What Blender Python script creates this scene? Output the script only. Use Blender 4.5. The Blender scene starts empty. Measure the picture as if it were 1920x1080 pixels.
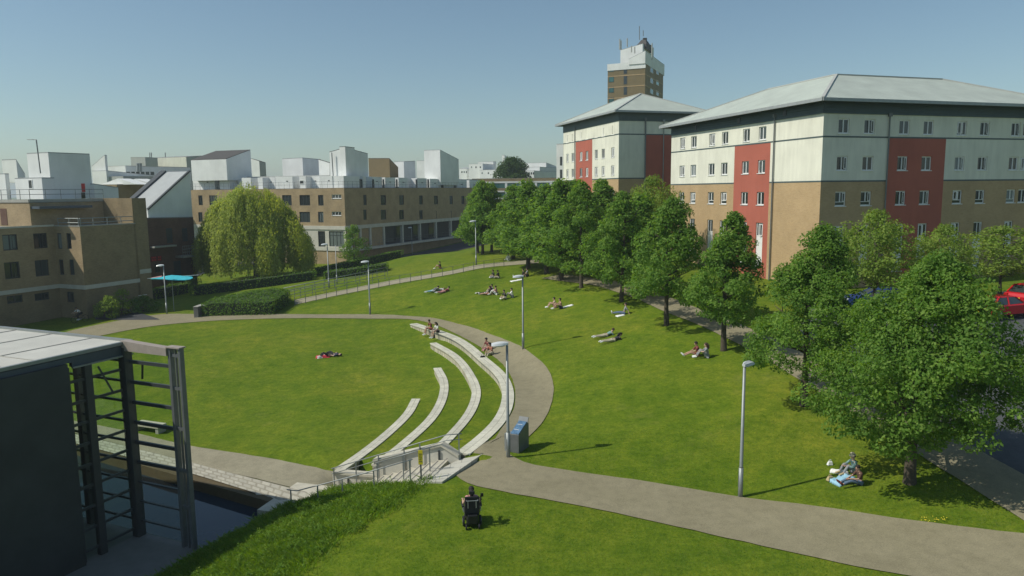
import bpy, bmesh, math, random
import numpy as np
from mathutils import Vector, Matrix
random.seed(7); rng = np.random.default_rng(7)
SC = bpy.context.scene
COL = SC.collection
# ---------------------------------------------------------------- camera
FPX = 1366.0; PITCH = math.atan(182/1366); ROLL = .0105; CAMH = 11.5
F_ = np.array([0, math.cos(PITCH), -math.sin(PITCH)]); U_ = np.array([0, math.sin(PITCH), math.cos(PITCH)]); R_ = np.array([1., 0, 0])
XC = R_*math.cos(ROLL) - U_*math.sin(ROLL); YC = R_*math.sin(ROLL) + U_*math.cos(ROLL)
cam = bpy.data.cameras.new('camera'); camo = bpy.data.objects.new('camera', cam); COL.objects.link(camo)
cam.sensor_width = 36; cam.lens = 36*FPX/1920; cam.clip_start = .5; cam.clip_end = 6000
m = Matrix.Identity(4)
for i in range(3):
    m[i][0] = XC[i]; m[i][1] = YC[i]; m[i][2] = -F_[i]
m[2][3] = CAMH
camo.matrix_world = m; SC.camera = camo
# ---------------------------------------------------------------- sky, sun, exposure
SUN_AZ = math.radians(11)      # the shadows run towards +x, a little towards +y
SUN_EL = math.radians(46)
W = bpy.data.worlds.new('World'); SC.world = W; W.use_nodes = True
nt = W.node_tree; bg = nt.nodes['Background']
sky = nt.nodes.new('ShaderNodeTexSky'); sky.sky_type = 'NISHITA'; sky.sun_disc = False
sky.sun_elevation = SUN_EL; sky.sun_rotation = math.atan2(-math.cos(SUN_AZ), -math.sin(SUN_AZ))
sky.air_density = 1.0; sky.dust_density = .7; sky.ozone_density = 1.0; sky.altitude = 50
SKY_STR = .10
hs = nt.nodes.new('ShaderNodeHueSaturation'); hs.inputs['Saturation'].default_value = .95
tn = nt.nodes.new('ShaderNodeMix'); tn.data_type = 'RGBA'; tn.blend_type = 'MULTIPLY'; tn.inputs[0].default_value = 1; tn.inputs[7].default_value = (.82, .93, .91, 1)
nt.links.new(sky.outputs[0], hs.inputs['Color']); nt.links.new(hs.outputs[0], tn.inputs[6]); nt.links.new(tn.outputs[2], bg.inputs[0]); bg.inputs[1].default_value = SKY_STR
sd = Vector((-math.cos(SUN_AZ)*math.cos(SUN_EL), -math.sin(SUN_AZ)*math.cos(SUN_EL), math.sin(SUN_EL)))
sl = bpy.data.lights.new('sun', 'SUN'); sl.energy = 3.75; sl.angle = math.radians(.55); sl.color = (1, .955, .85)
so = bpy.data.objects.new('sun', sl); COL.objects.link(so); so.rotation_euler = sd.to_track_quat('Z', 'Y').to_euler(); so.location = (0, 0, 60)
SC.view_settings.view_transform = 'Standard'; SC.view_settings.look = 'None'; SC.view_settings.gamma = 1; SC.view_settings.exposure = 0.06
SC.render.engine = 'CYCLES'
try:
    SC.cycles.volume_bounces = 0; SC.cycles.volume_max_steps = 64
except Exception: pass

# ---------------------------------------------------------------- pixel rays of the survey (1920 x 1080 photograph)
def ray(px, py):
    dx = px-960; dy = 540-py
    a = dx*math.cos(ROLL)+dy*math.sin(ROLL); b = -dx*math.sin(ROLL)+dy*math.cos(ROLL)
    return F_*FPX + R_*a + U_*b
def atZ(px, py, z):
    d = ray(px, py); t = (z-CAMH)/d[2]; return (d[0]*t, d[1]*t)
def atY(px, py, Y):
    d = ray(px, py); t = Y/d[1]; return (d[0]*t, Y, CAMH+d[2]*t)
def onwall(px, py, O, d):
    """where the sight line meets the vertical wall through O along d: (distance along, z)"""
    r = ray(px, py)
    A = np.array([[r[0], -d[0]], [r[1], -d[1]]]); s = np.linalg.solve(A, np.array([O[0], O[1]]))
    return s[1], CAMH + r[2]*s[0]
UD = np.array([.404, .915]); VD = np.array([-.915, .404])      # campus grid
AD = np.array([-.294, .956]); BD = np.array([.956, .294])      # the two rendered halls

# ---------------------------------------------------------------- terrain
ARC = [[(775,607),(850,632),(905,672),(945,712),(952,750),(935,790),(900,825),(868,850)],
       [(812,643),(850,665),(880,700),(893,735),(880,775),(850,812),(815,845),(797,857)],
       [(820,690),(832,715),(830,745),(808,785),(760,830),(720,862),(706,872)],
       [(780,748),(765,775),(730,810),(680,850),(637,880)]]
STEP = .45
ARCZ = [.1-STEP*i for i in range(4)]
ARCW = [[atZ(x, y, ARCZ[i]) for x, y in a] for i, a in enumerate(ARC)]
def resample(pts, n):
    P = np.array(pts, float); d = np.r_[0, np.cumsum(np.linalg.norm(np.diff(P, axis=0), axis=1))]
    # Catmull-Rom style smooth interpolation
    t = np.linspace(0, d[-1], n); out = []
    for c in range(P.shape[1]):
        m = np.gradient(P[:, c], d); i = np.clip(np.searchsorted(d, t)-1, 0, len(d)-2)
        h = d[i+1]-d[i]; u = (t-d[i])/h
        out.append((2*u**3-3*u**2+1)*P[i, c]+(u**3-2*u**2+u)*h*m[i]+(-2*u**3+3*u**2)*P[i+1, c]+(u**3-u**2)*h*m[i+1])
    return np.stack(out, 1)
ARCS = [resample(a, 60) for a in ARCW]
CTRL = []
def cp(px, py, z): x, y = atZ(px, py, z); CTRL.append((x, y, z))
for q in [(885,988,0),(1080,1080,0),(790,905,-.05),(1388,932,0),(953,858,0),(1150,860,.1),(981,655,.9),(694,590,0),(893,497,3.2),(773,478,2.4),(617,540,.6),(313,588,-.8),
          (1705,905,.8),(1507,760,1.5),(1357,657,2.2),(1250,610,2.5),(1165,565,2.8),(1090,540,3),(905,475,3.4),(490,525,-.3),(370,593,-.5),(150,615,-1.1),(60,640,-1.2),
          (1035,720,.3),(1920,1040,.4),(1600,1040,.15),(1280,1000,0),(1800,940,.7),(820,545,1.7),(930,520,2.5),(1045,575,1.9),(1160,590,2.2),(1140,635,1.5),(1315,665,1.9),(1300,760,1.0),(1150,740,.8),
          (870,607,.35),(780,592,.15),(600,575,.15),(560,560,.4),(720,528,1.3),(850,508,2.6),(955,495,3.2),(700,497,1.3),
          (500,600,-.35),(300,625,-.8),(560,640,-1.0),(400,680,-1.3),(560,740,-1.8),(400,780,-2.0),(620,700,-1.55),(700,640,-.6),(740,620,-.2),(600,860,-2.0),(450,845,-2.1),(330,830,-2.15),(250,800,-2.1),(200,700,-1.6),
          (560,900,-2.15),(470,890,-2.15),(700,930,-.3),(620,1000,-.35),(560,1080,-.25),(760,1080,0),(480,1080,-.75),(600,960,-1.2),(520,1000,-1.2),(440,1050,-1.4)]: cp(*q)
CTRL += [(22, 64, 3.5), (12, 84, 3.9), (30, 57, 3.2), (45, 50, 3.2), (25, 45, 3.0), (19, 30, 1.5), (30, 22, 1.4), (18, 20, .8), (35, 35, 2.6),
         (-27.7, 118, -.2), (-22, 121, -.1), (-16, 133, .1), (-12, 142, .4), (-5, 150, .9), (-45, 115, -.2), (-50, 95, -1.2), (-60, 70, -1.4), (-40, 50, -1.6), (15, 120, 4.0), (5, 110, 3.6),
         (0, 8, 0), (10, 8, .2), (-12, 16, -.9), (-20, 18, -2.3), (-13.5, 23, -2.3), (-12, 27.2, -2.35), (-25, 30, -2.2), (-30, 40, -2.1), (-35, 20, -2.2),
         (-150, 60, -1), (-150, 200, 1), (0, 250, 3), (150, 200, 5), (150, 60, 4), (80, 30, 3), (60, 0, 1), (0, -60, 0), (-100, -50, -2), (0, 900, 6), (900, 300, 6), (-900, 300, 2)]
C_ = np.array(CTRL)
def _phi(r): return r
_n = len(C_)
_D = np.linalg.norm(C_[:, None, :2]-C_[None, :, :2], axis=2)
_A = np.zeros((_n+1, _n+1)); _A[:_n, :_n] = _phi(_D) - np.eye(_n)*.9; _A[:_n, _n] = 1; _A[_n, :_n] = 1
_w = np.linalg.solve(_A, np.r_[C_[:, 2], 0])
def rbf(X, Y):
    out = np.full(X.shape, _w[_n])
    for i in range(_n): out = out + _w[i]*np.sqrt((X-C_[i, 0])**2+(Y-C_[i, 1])**2+.6)
    return out
def ss(a, b, x):
    t = np.clip((x-a)/(b-a), 0, 1); return t*t*(3-2*t)
def arcx(i, Y):
    """x of seat wall i as a function of y, carried on past its far end alongside the first wall"""
    A = ARCS[i][::-1]                                  # near to far
    x = np.interp(Y, A[:, 1], A[:, 0])
    ye = A[-1, 1]
    if i == 0:
        return np.where(Y > ye, A[-1, 0]-(Y-ye)*1.6, x)
    return np.where(Y > ye, A[-1, 0]-(Y-ye)*.55*np.clip((Y-ye)/4, 0, 1), x)
WL0 = np.array(atZ(862, 853, .1)); WL1 = np.array(atZ(637, 884, -1.25))      # line of the retaining wall by the steps
wdir = (WL1-WL0)/np.linalg.norm(WL1-WL0); wnor = np.array([wdir[1], -wdir[0]])
if wnor[1] > 0: wnor = -wnor                                                # points towards the camera
POND = np.array([atZ(556, 953, -2.2), (-11.9, 26.9), (-14.6, 22.5), (-30, 16), (-52, 30), (-52, 51.5)])
_q = np.array(atZ(130, 832, -2.2)); _dd = (_q-POND[0]); POND[5] = POND[0]+_dd*2.2; POND[4] = (-60, 30)
def polysd(P, X, Y):
    """signed distance to polygon, positive inside"""
    d = np.full(X.shape, 1e9); ins = np.zeros(X.shape, bool); n = len(P)
    for i in range(n):
        a = P[i]; b = P[(i+1) % n]; e = b-a
        t = np.clip(((X-a[0])*e[0]+(Y-a[1])*e[1])/(e@e), 0, 1)
        d = np.minimum(d, np.hypot(X-a[0]-t*e[0], Y-a[1]-t*e[1]))
        c = ((a[1] > Y) != (b[1] > Y)) & (X < (b[0]-a[0])*(Y-a[1])/(b[1]-a[1]+1e-12)+a[0]); ins ^= c
    return np.where(ins, d, -d)
FLATP = np.array([atZ(px_, py_, -2.12) for px_, py_ in ((652,886),(606,881),(545,868),(440,850),(362,838),(250,812),(130,788),(105,830),(250,866),(362,893),(430,914),(480,932),(552,953),(600,940),(640,925))])
STAIRP = np.array([atZ(857, 856, 0), atZ(637, 888, -2.15), atZ(618, 890, -2.15), atZ(592, 935, -2.15), atZ(782, 896, 0)])
def T(X, Y):
    X = np.asarray(X, float); Y = np.asarray(Y, float)
    z = rbf(X, Y)
    # terraces between the seat walls
    st = np.full(X.shape, .07)
    for i in range(4):
        ye = ARCS[i][0, 1]
        w = .22 + 2.6*ss(ye-1, ye+3, Y)
        fx = arcx(i, Y)
        st = st - STEP*ss(-w, w, fx-X)*(1-ss(ye+2, ye+12, Y))
    f1 = arcx(0, Y); f4 = arcx(3, Y)
    Wt = (1-ss(1, 9, f4-X))*(1-ss(.6, 3.5, X-f1))*(1-ss(56, 66, Y))
    side = (X-WL0[0])*wnor[0]+(Y-WL0[1])*wnor[1]          # > 0 on the camera side of the retaining wall
    Wt = Wt*(1-ss(-.2, .1, side))*ss(20, 28, Y)
    z = z*(1-Wt)+st*Wt
    # the waterside path is level
    k = ss(-.9, .25, polysd(FLATP, X, Y)); z = z*(1-k)-2.14*k
    # the flight of steps runs down in a cutting
    s = polysd(STAIRP, X, Y); al = (X-WL0[0])*wdir[0]+(Y-WL0[1])*wdir[1]
    ramp = -.35-2.1*np.clip(al/6.1, 0, 1)
    k = ss(-.16, .1, s); z = z*(1-k)+np.minimum(z, ramp)*k
    # pond
    k = ss(-.05, .25, polysd(POND, X, Y)); z = z*(1-k)+(-3.3)*k
    return z
def Tz(x, y): return float(T(np.array([x]), np.array([y]))[0])
def G(px, py):
    """point of the ground seen at a pixel"""
    d = ray(px, py); ts = np.linspace(14, 400, 1500)/d[1]
    X = d[0]*ts; Y = d[1]*ts; Z = CAMH+d[2]*ts
    h = T(X, Y)
    i = int(np.argmax(Z < h)); 
    if i == 0: i = len(ts)-1
    a = (Z[i-1]-h[i-1])/((Z[i-1]-h[i-1])-(Z[i]-h[i])+1e-9); t = ts[i-1]+(ts[i]-ts[i-1])*a
    return np.array([d[0]*t, d[1]*t, CAMH+d[2]*t])

# ---------------------------------------------------------------- materials
MATS = {}
def new_mat(name):
    M = bpy.data.materials.new(name); M.use_nodes = True
    nt = M.node_tree; b = nt.nodes['Principled BSDF']; MATS[name] = M
    return M, nt, b
def N(nt, t, **kw):
    n = nt.nodes.new(t)
    for k, v in kw.items(): setattr(n, k, v)
    return n
def coords(nt, scale=1.0, kind='Object'):
    tc = N(nt, 'ShaderNodeTexCoord'); mp = N(nt, 'ShaderNodeMapping')
    s = (scale,)*3 if not hasattr(scale, '__len__') else scale
    mp.inputs['Scale'].default_value = s
    nt.links.new(tc.outputs[kind], mp.inputs[0]); return mp.outputs[0]
def noise(nt, vec, scale, detail=4, rough=.55):
    n = N(nt, 'ShaderNodeTexNoise'); n.inputs['Scale'].default_value = scale; n.inputs['Detail'].default_value = detail
    n.inputs['Roughness'].default_value = rough; nt.links.new(vec, n.inputs['Vector']); return n.outputs['Fac']
def ramp(nt, fac, stops):
    r = N(nt, 'ShaderNodeValToRGB'); e = r.color_ramp.elements
    while len(e) < len(stops): e.new(.5)
    for i, (p, c) in enumerate(stops):
        e[i].position = p; e[i].color = (*c, 1) if len(c) == 3 else c
    nt.links.new(fac, r.inputs[0]); return r.outputs[0]
def mixc(nt, fac, a, b, mode='MIX'):
    m = N(nt, 'ShaderNodeMix', data_type='RGBA', blend_type=mode)
    if isinstance(fac, float): m.inputs[0].default_value = fac
    else: nt.links.new(fac, m.inputs[0])
    for i, v in ((6, a), (7, b)):
        if isinstance(v, tuple): m.inputs[i].default_value = (*v, 1)
        else: nt.links.new(v, m.inputs[i])
    return m.outputs[2]
def bump(nt, b, h, strength=.3, dist=.05):
    n = N(nt, 'ShaderNodeBump'); n.inputs['Strength'].default_value = strength; n.inputs['Distance'].default_value = dist
    nt.links.new(h, n.inputs['Height']); nt.links.new(n.outputs[0], b.inputs['Normal'])
def plain(name, col, rough=.6, metal=0, var=.12, vs=3.0, bmp=0.0, spec=None):
    """a surface with a slight mottling and weathering of its own"""
    M, nt, b = new_mat(name); v = coords(nt)
    f = noise(nt, v, vs, 6, .6); lo = tuple(c*(1-var) for c in col); hi = tuple(min(1, c*(1+var)) for c in col)
    nt.links.new(ramp(nt, f, [(.3, lo), (.7, hi)]), b.inputs['Base Color'])
    b.inputs['Roughness'].default_value = rough; b.inputs['Metallic'].default_value = metal
    if spec is not None: b.inputs['Specular IOR Level'].default_value = spec
    if bmp: bump(nt, b, noise(nt, v, vs*8, 4), bmp, .02)
    return M
def brick(name, c1, c2, mortar, rough=.85, stain=.25):
    M, nt, b = new_mat(name)
    g = N(nt, 'ShaderNodeNewGeometry'); tc = N(nt, 'ShaderNodeTexCoord')
    sep = N(nt, 'ShaderNodeSeparateXYZ'); nt.links.new(tc.outputs['Object'], sep.inputs[0])
    sn = N(nt, 'ShaderNodeSeparateXYZ'); nt.links.new(g.outputs['Normal'], sn.inputs[0])
    # run along the wall = x*ny - y*nx
    m1 = N(nt, 'ShaderNodeMath', operation='MULTIPLY'); nt.links.new(sep.outputs[0], m1.inputs[0]); nt.links.new(sn.outputs[1], m1.inputs[1])
    m2 = N(nt, 'ShaderNodeMath', operation='MULTIPLY'); nt.links.new(sep.outputs[1], m2.inputs[0]); nt.links.new(sn.outputs[0], m2.inputs[1])
    m3 = N(nt, 'ShaderNodeMath', operation='SUBTRACT'); nt.links.new(m1.outputs[0], m3.inputs[0]); nt.links.new(m2.outputs[0], m3.inputs[1])
    cb = N(nt, 'ShaderNodeCombineXYZ'); nt.links.new(m3.outputs[0], cb.inputs[0]); nt.links.new(sep.outputs[2], cb.inputs[1])
    bt = N(nt, 'ShaderNodeTexBrick'); nt.links.new(cb.outputs[0], bt.inputs['Vector'])
    bt.inputs['Scale'].default_value = 1; bt.inputs['Brick Width'].default_value = .225; bt.inputs['Row Height'].default_value = .075
    bt.inputs['Mortar Size'].default_value = .006; bt.inputs['Bias'].default_value = -.2
    bt.inputs['Color1'].default_value = (*c1, 1); bt.inputs['Color2'].default_value = (*c2, 1); bt.inputs['Mortar'].default_value = (*mortar, 1)
    v = coords(nt); f = noise(nt, v, .5, 7, .65)
    k = ramp(nt, f, [(.3, (1-stain,)*3), (.7, (1+stain*.5,)*3)])
    f2 = noise(nt, cb.outputs[0], 2.4, 3, .5)
    mp = N(nt, 'ShaderNodeMapping'); mp.inputs['Scale'].default_value = (1.2, 7, 1); nt.links.new(cb.outputs[0], mp.inputs[0])
    f3 = noise(nt, mp.outputs[0], 2.2, 3, .5); k3 = ramp(nt, f3, [(.62, (1,)*3), (.72, (.62,)*3)])
    c = mixc(nt, 1.0, bt.outputs[0], k, 'MULTIPLY'); c = mixc(nt, .8, c, k3, 'MULTIPLY')
    nt.links.new(c, b.inputs['Base Color']); b.inputs['Roughness'].default_value = rough; b.inputs['Specular IOR Level'].default_value = .25
    return M
def render_panel(name, col, streak=.12):
    """painted render: faint vertical rain streaks and patches"""
    M, nt, b = new_mat(name)
    f = noise(nt, coords(nt, (1.6, 1.6, .25)), 1.3, 6, .6); f2 = noise(nt, coords(nt), .35, 4, .5)
    c = mixc(nt, 1.0, ramp(nt, f, [(.3, tuple(x*(1-streak) for x in col)), (.62, col)]), ramp(nt, f2, [(.35, (.9,)*3), (.65, (1.03,)*3)]), 'MULTIPLY')
    nt.links.new(c, b.inputs['Base Color']); b.inputs['Roughness'].default_value = .85; b.inputs['Specular IOR Level'].default_value = .2
    bump(nt, b, noise(nt, coords(nt), 40, 2), .08, .01)
    return M
def grass_mat():
    M, nt, b = new_mat('grass')
    v = coords(nt)
    big = noise(nt, v, .11, 5, .62); mid = noise(nt, v, .9, 6, .68); fine = noise(nt, coords(nt, (1, 1, 1)), 9, 5, .75)
    # mower lines and tufts
    c = ramp(nt, big, [(.3, (.092, .146, .010)), (.48, (.112, .166, .012)), (.6, (.134, .176, .015)), (.78, (.175, .20, .024))])
    c = mixc(nt, 1.0, c, ramp(nt, mid, [(.3, (.68, .80, .66)), (.5, (1, 1, 1)), (.7, (1.34, 1.16, 1.3))]), 'MULTIPLY')
    c = mixc(nt, 1.0, c, ramp(nt, fine, [(.25, (.60, .66, .55)), (.55, (1.05, 1.05, 1.0)), (.8, (1.35, 1.28, 1.2))]), 'MULTIPLY')
    tuft = noise(nt, coords(nt, (1, 1, 1)), 3.1, 5, .8); dry = noise(nt, v, .42, 7, .75)
    c = mixc(nt, 1.0, c, ramp(nt, tuft, [(.32, (.70, .78, .65)), (.5, (1, 1, 1)), (.68, (1.26, 1.18, 1.2))]), 'MULTIPLY')
    c = mixc(nt, ramp(nt, dry, [(.56, (0, 0, 0)), (.74, (.32, .32, .32))]), c, (.24, .225, .06))
    nt.links.new(c, b.inputs['Base Color']); b.inputs['Roughness'].default_value = .9; b.inputs['Specular IOR Level'].default_value = .08
    h = mixc(nt, .5, fine, noise(nt, v, 28, 4, .7)); bump(nt, b, h, .55, .06)
    return M
def path_mat(name, a, bb, rough=.9):
    M, nt, b = new_mat(name); v = coords(nt)
    f = noise(nt, v, .45, 6, .6); g = noise(nt, v, 26, 3, .7); s = noise(nt, v, 2.7, 5, .6)
    c = ramp(nt, f, [(.3, a), (.7, bb)])
    c = mixc(nt, 1.0, c, ramp(nt, s, [(.3, (.88,)*3), (.6, (1.04,)*3)]), 'MULTIPLY')
    c = mixc(nt, 1.0, c, ramp(nt, g, [(.3, (.8,)*3), (.7, (1.2,)*3)]), 'MULTIPLY')
    nt.links.new(c, b.inputs['Base Color']); b.inputs['Roughness'].default_value = rough; b.inputs['Specular IOR Level'].default_value = .25
    bump(nt, b, g, .3, .01); return M
def slab_mat(name, base, gap, bw, bh, mort=.012, var=.85):
    M, nt, b = new_mat(name)
    mp = N(nt, 'ShaderNodeMapping'); tc = N(nt, 'ShaderNodeTexCoord'); nt.links.new(tc.outputs['UV'], mp.inputs[0])
    bt = N(nt, 'ShaderNodeTexBrick'); nt.links.new(mp.outputs[0], bt.inputs['Vector']); bt.inputs['Scale'].default_value = 1
    bt.inputs['Brick Width'].default_value = bw; bt.inputs['Row Height'].default_value = bh; bt.inputs['Mortar Size'].default_value = mort
    bt.inputs['Color1'].default_value = (*base, 1); bt.inputs['Color2'].default_value = (*[x*var for x in base], 1); bt.inputs['Mortar'].default_value = (*gap, 1)
    f = noise(nt, coords(nt), 1.4, 6, .65)
    c = mixc(nt, 1.0, bt.outputs[0], ramp(nt, f, [(.3, (.75,)*3), (.65, (1.1,)*3)]), 'MULTIPLY')
    nt.links.new(c, b.inputs['Base Color']); b.inputs['Roughness'].default_value = .85; bump(nt, b, noise(nt, coords(nt), 30, 3), .25, .01); return M
def leaf_mat(name, c1, c2, c3, trans=.35):
    M, nt, b = new_mat(name)
    g = N(nt, 'ShaderNodeNewGeometry')
    c = ramp(nt, g.outputs['Random Per Island'], [(0, c1), (.55, c2), (1, c3)])
    f = noise(nt, coords(nt), .9, 3, .5); c = mixc(nt, 1.0, c, ramp(nt, f, [(.3, (.78, .82, .8)), (.7, (1.2, 1.15, 1.05))]), 'MULTIPLY')
    nt.links.new(c, b.inputs['Base Color']); b.inputs['Roughness'].default_value = .6; b.inputs['Specular IOR Level'].default_value = .16
    tr = N(nt, 'ShaderNodeBsdfTranslucent'); hsn = N(nt, 'ShaderNodeHueSaturation'); hsn.inputs['Hue'].default_value = .48; hsn.inputs['Saturation'].default_value = 1.15; hsn.inputs['Value'].default_value = 1.5
    nt.links.new(c, hsn.inputs['Color']); nt.links.new(hsn.outputs[0], tr.inputs[0])
    mx = N(nt, 'ShaderNodeMixShader'); mx.inputs[0].default_value = trans
    nt.links.new(b.outputs[0], mx.inputs[1]); nt.links.new(tr.outputs[0], mx.inputs[2]); nt.links.new(mx.outputs[0], nt.nodes['Material Output'].inputs[0])
    return M
def glass_mat(name, col, rough=.06, rnd=.5):
    """a window seen from outside: dark room behind a reflecting pane, some with a blind half down"""
    M, nt, b = new_mat(name)
    oi = N(nt, 'ShaderNodeObjectInfo'); v = coords(nt)
    c = ramp(nt, oi.outputs['Random'], [(0, tuple(x*.5 for x in col)), (.55, col), (.8, tuple(min(1, x*1.6) for x in col)), (.95, tuple(min(1, .08+x*3.2) for x in col))])
    nt.links.new(c, b.inputs['Base Color']); b.inputs['Roughness'].default_value = rough; b.inputs['Specular IOR Level'].default_value = .7
    bump(nt, b, noise(nt, v, 1.3, 2), .05, .02); return M
def seam_mat(name, col, spacing, axis, metal=.3):
    M, nt, b = new_mat(name); tc = N(nt, 'ShaderNodeTexCoord')
    dt = N(nt, 'ShaderNodeVectorMath', operation='DOT_PRODUCT'); dt.inputs[1].default_value = (axis[0], axis[1], 0); nt.links.new(tc.outputs['Object'], dt.inputs[0])
    m1 = N(nt, 'ShaderNodeMath', operation='DIVIDE'); nt.links.new(dt.outputs['Value'], m1.inputs[0]); m1.inputs[1].default_value = spacing
    fr = N(nt, 'ShaderNodeMath', operation='FRACT'); nt.links.new(m1.outputs[0], fr.inputs[0])
    r = ramp(nt, fr.outputs[0], [(0, (1,)*3), (.09, (1,)*3), (.12, (0,)*3), (1, (0,)*3)])
    f = noise(nt, coords(nt, (.6, .6, .6)), 1, 6, .6)
    c = mixc(nt, 1.0, ramp(nt, f, [(.3, tuple(x*.86 for x in col)), (.7, tuple(x*1.08 for x in col))]), ramp(nt, fr.outputs[0], [(0, (.74,)*3), (.1, (.74,)*3), (.14, (1,)*3), (1, (1,)*3)]), 'MULTIPLY')
    nt.links.new(c, b.inputs['Base Color']); b.inputs['Roughness'].default_value = .5; b.inputs['Metallic'].default_value = metal
    bump(nt, b, r, .6, .04); return M

grass_mat()
path_mat('path', (.225, .20, .125), (.27, .24, .155)); path_mat('path_pale', (.27, .245, .17), (.33, .30, .21)); path_mat('asphalt', (.075, .078, .082), (.10, .105, .11))
path_mat('bitumen', (.05, .052, .055), (.075, .075, .078))
slab_mat('seat_stone', (.60, .58, .47), (.27, .25, .19), 1.1, .9, .012, .92)
slab_mat('seat_face', (.52, .48, .36), (.2, .18, .13), .42, .5, .03, .72)
slab_mat('coping', (.50, .47, .38), (.34, .31, .24), .62, .45, .07, .85); slab_mat('paving', (.36, .345, .29), (.25, .24, .2), .9, .6, .015, .93)
M, nt, b = new_mat('paving_flat'); bt = N(nt, 'ShaderNodeTexBrick'); nt.links.new(coords(nt), bt.inputs['Vector']); bt.inputs['Scale'].default_value = 1; bt.inputs['Brick Width'].default_value = .9; bt.inputs['Row Height'].default_value = .6; bt.inputs['Mortar Size'].default_value = .012
bt.inputs['Color1'].default_value = (.50, .485, .41, 1); bt.inputs['Color2'].default_value = (.45, .435, .37, 1); bt.inputs['Mortar'].default_value = (.22, .21, .18, 1); nt.links.new(bt.outputs[0], b.inputs['Base Color']); b.inputs['Roughness'].default_value = .85
plain('concrete', (.36, .35, .31), .85, vs=1.6, bmp=.2); plain('step_concrete', (.50, .47, .38), .85, vs=2.5, var=.15, bmp=.2); plain('concrete_dark', (.17, .165, .15), .85, vs=1.6); plain('band_white', (.54, .52, .45), .8, vs=1.2, var=.1)
brick('brick_buff', (.41, .30, .17), (.34, .245, .135), (.36, .30, .21)); brick('brick_brown', (.30, .225, .125), (.25, .185, .10), (.26, .21, .14))
brick('brick_gold', (.47, .325, .175), (.42, .28, .14), (.46, .37, .24), stain=.12); brick('brick_red', (.17, .09, .06), (.13, .07, .05), (.13, .1, .08)); brick('brick_olive', (.215, .165, .085), (.19, .145, .07), (.2, .16, .1), stain=.1)
render_panel('render_cream', (.765, .755, .64)); render_panel('render_red', (.44, .135, .095), .08); render_panel('clad_white', (.78, .79, .77), .04); render_panel('clad_grey', (.42, .43, .41), .1)
plain('slate_band', (.075, .105, .105), .6, vs=1.0); plain('gutter', (.33, .35, .35), .5, .2); plain('pipe', (.16, .17, .17), .5, .2)
seam_mat('roof_a', (.49, .535, .465), .45, AD, .0); seam_mat('roof_b', (.49, .535, .465), .45, BD, .0)
plain('roof_grey', (.28, .285, .28), .7, vs=.8); plain('roof_pale', (.50, .49, .44), .75, vs=.7, var=.1); plain('roof_dark', (.07, .065, .06), .8); plain('slab_grey', (.37, .39, .39), .7, vs=.9, var=.08)
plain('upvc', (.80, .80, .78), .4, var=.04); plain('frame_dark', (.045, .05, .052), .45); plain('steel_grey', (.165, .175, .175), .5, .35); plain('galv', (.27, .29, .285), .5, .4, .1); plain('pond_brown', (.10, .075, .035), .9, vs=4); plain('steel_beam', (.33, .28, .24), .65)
plain('wall_dark', (.045, .05, .048), .75, vs=.8, var=.2); plain('fascia_blue', (.055, .075, .1), .5)
glass_mat('glass', (.035, .045, .045)); glass_mat('glass_teal', (.03, .13, .12)); glass_mat('glass_green', (.05, .085, .075))
leaf_mat('leaf_linden', (.09, .19, .03), (.14, .265, .045), (.23, .35, .08), .5); leaf_mat('leaf_light', (.15, .25, .04), (.20, .30, .055), (.27, .35, .085), .48); leaf_mat('leaf_willow', (.27, .36, .06), (.34, .42, .08), (.42, .48, .12), .48)
leaf_mat('leaf_hedge', (.065, .145, .018), (.10, .20, .026), (.14, .24, .04), .3); leaf_mat('leaf_dark', (.035, .08, .016), (.05, .10, .022), (.07, .12, .03), .25); leaf_mat('blade', (.11, .225, .03), (.15, .27, .038), (.22, .31, .06), .45)
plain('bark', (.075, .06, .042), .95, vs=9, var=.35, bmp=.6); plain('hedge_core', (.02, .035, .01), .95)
plain('lamp_head', (.62, .64, .64), .35, .1, .05); plain('white_paint', (.8, .8, .78), .6, var=.04); plain('black_plastic', (.012, .012, .013), .45); plain('black_cloth', (.018, .018, .02), .85); plain('rubber', (.02, .02, .02), .9)
plain('yellow', (.75, .6, .02), .5); plain('info_blue', (.10, .19, .30), .35, var=.45, vs=6); plain('cyan_cloth', (.05, .5, .6), .8); plain('sign_red', (.55, .03, .025), .6)
# water
M, nt, b = new_mat('water'); b.inputs['Base Color'].default_value = (.018, .034, .052, 1); b.inputs['Roughness'].default_value = .05; b.inputs['IOR'].default_value = 1.33; b.inputs['Specular IOR Level'].default_value = .5
bump(nt, b, noise(nt, coords(nt), 3.5, 3), .05, .03)
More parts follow.
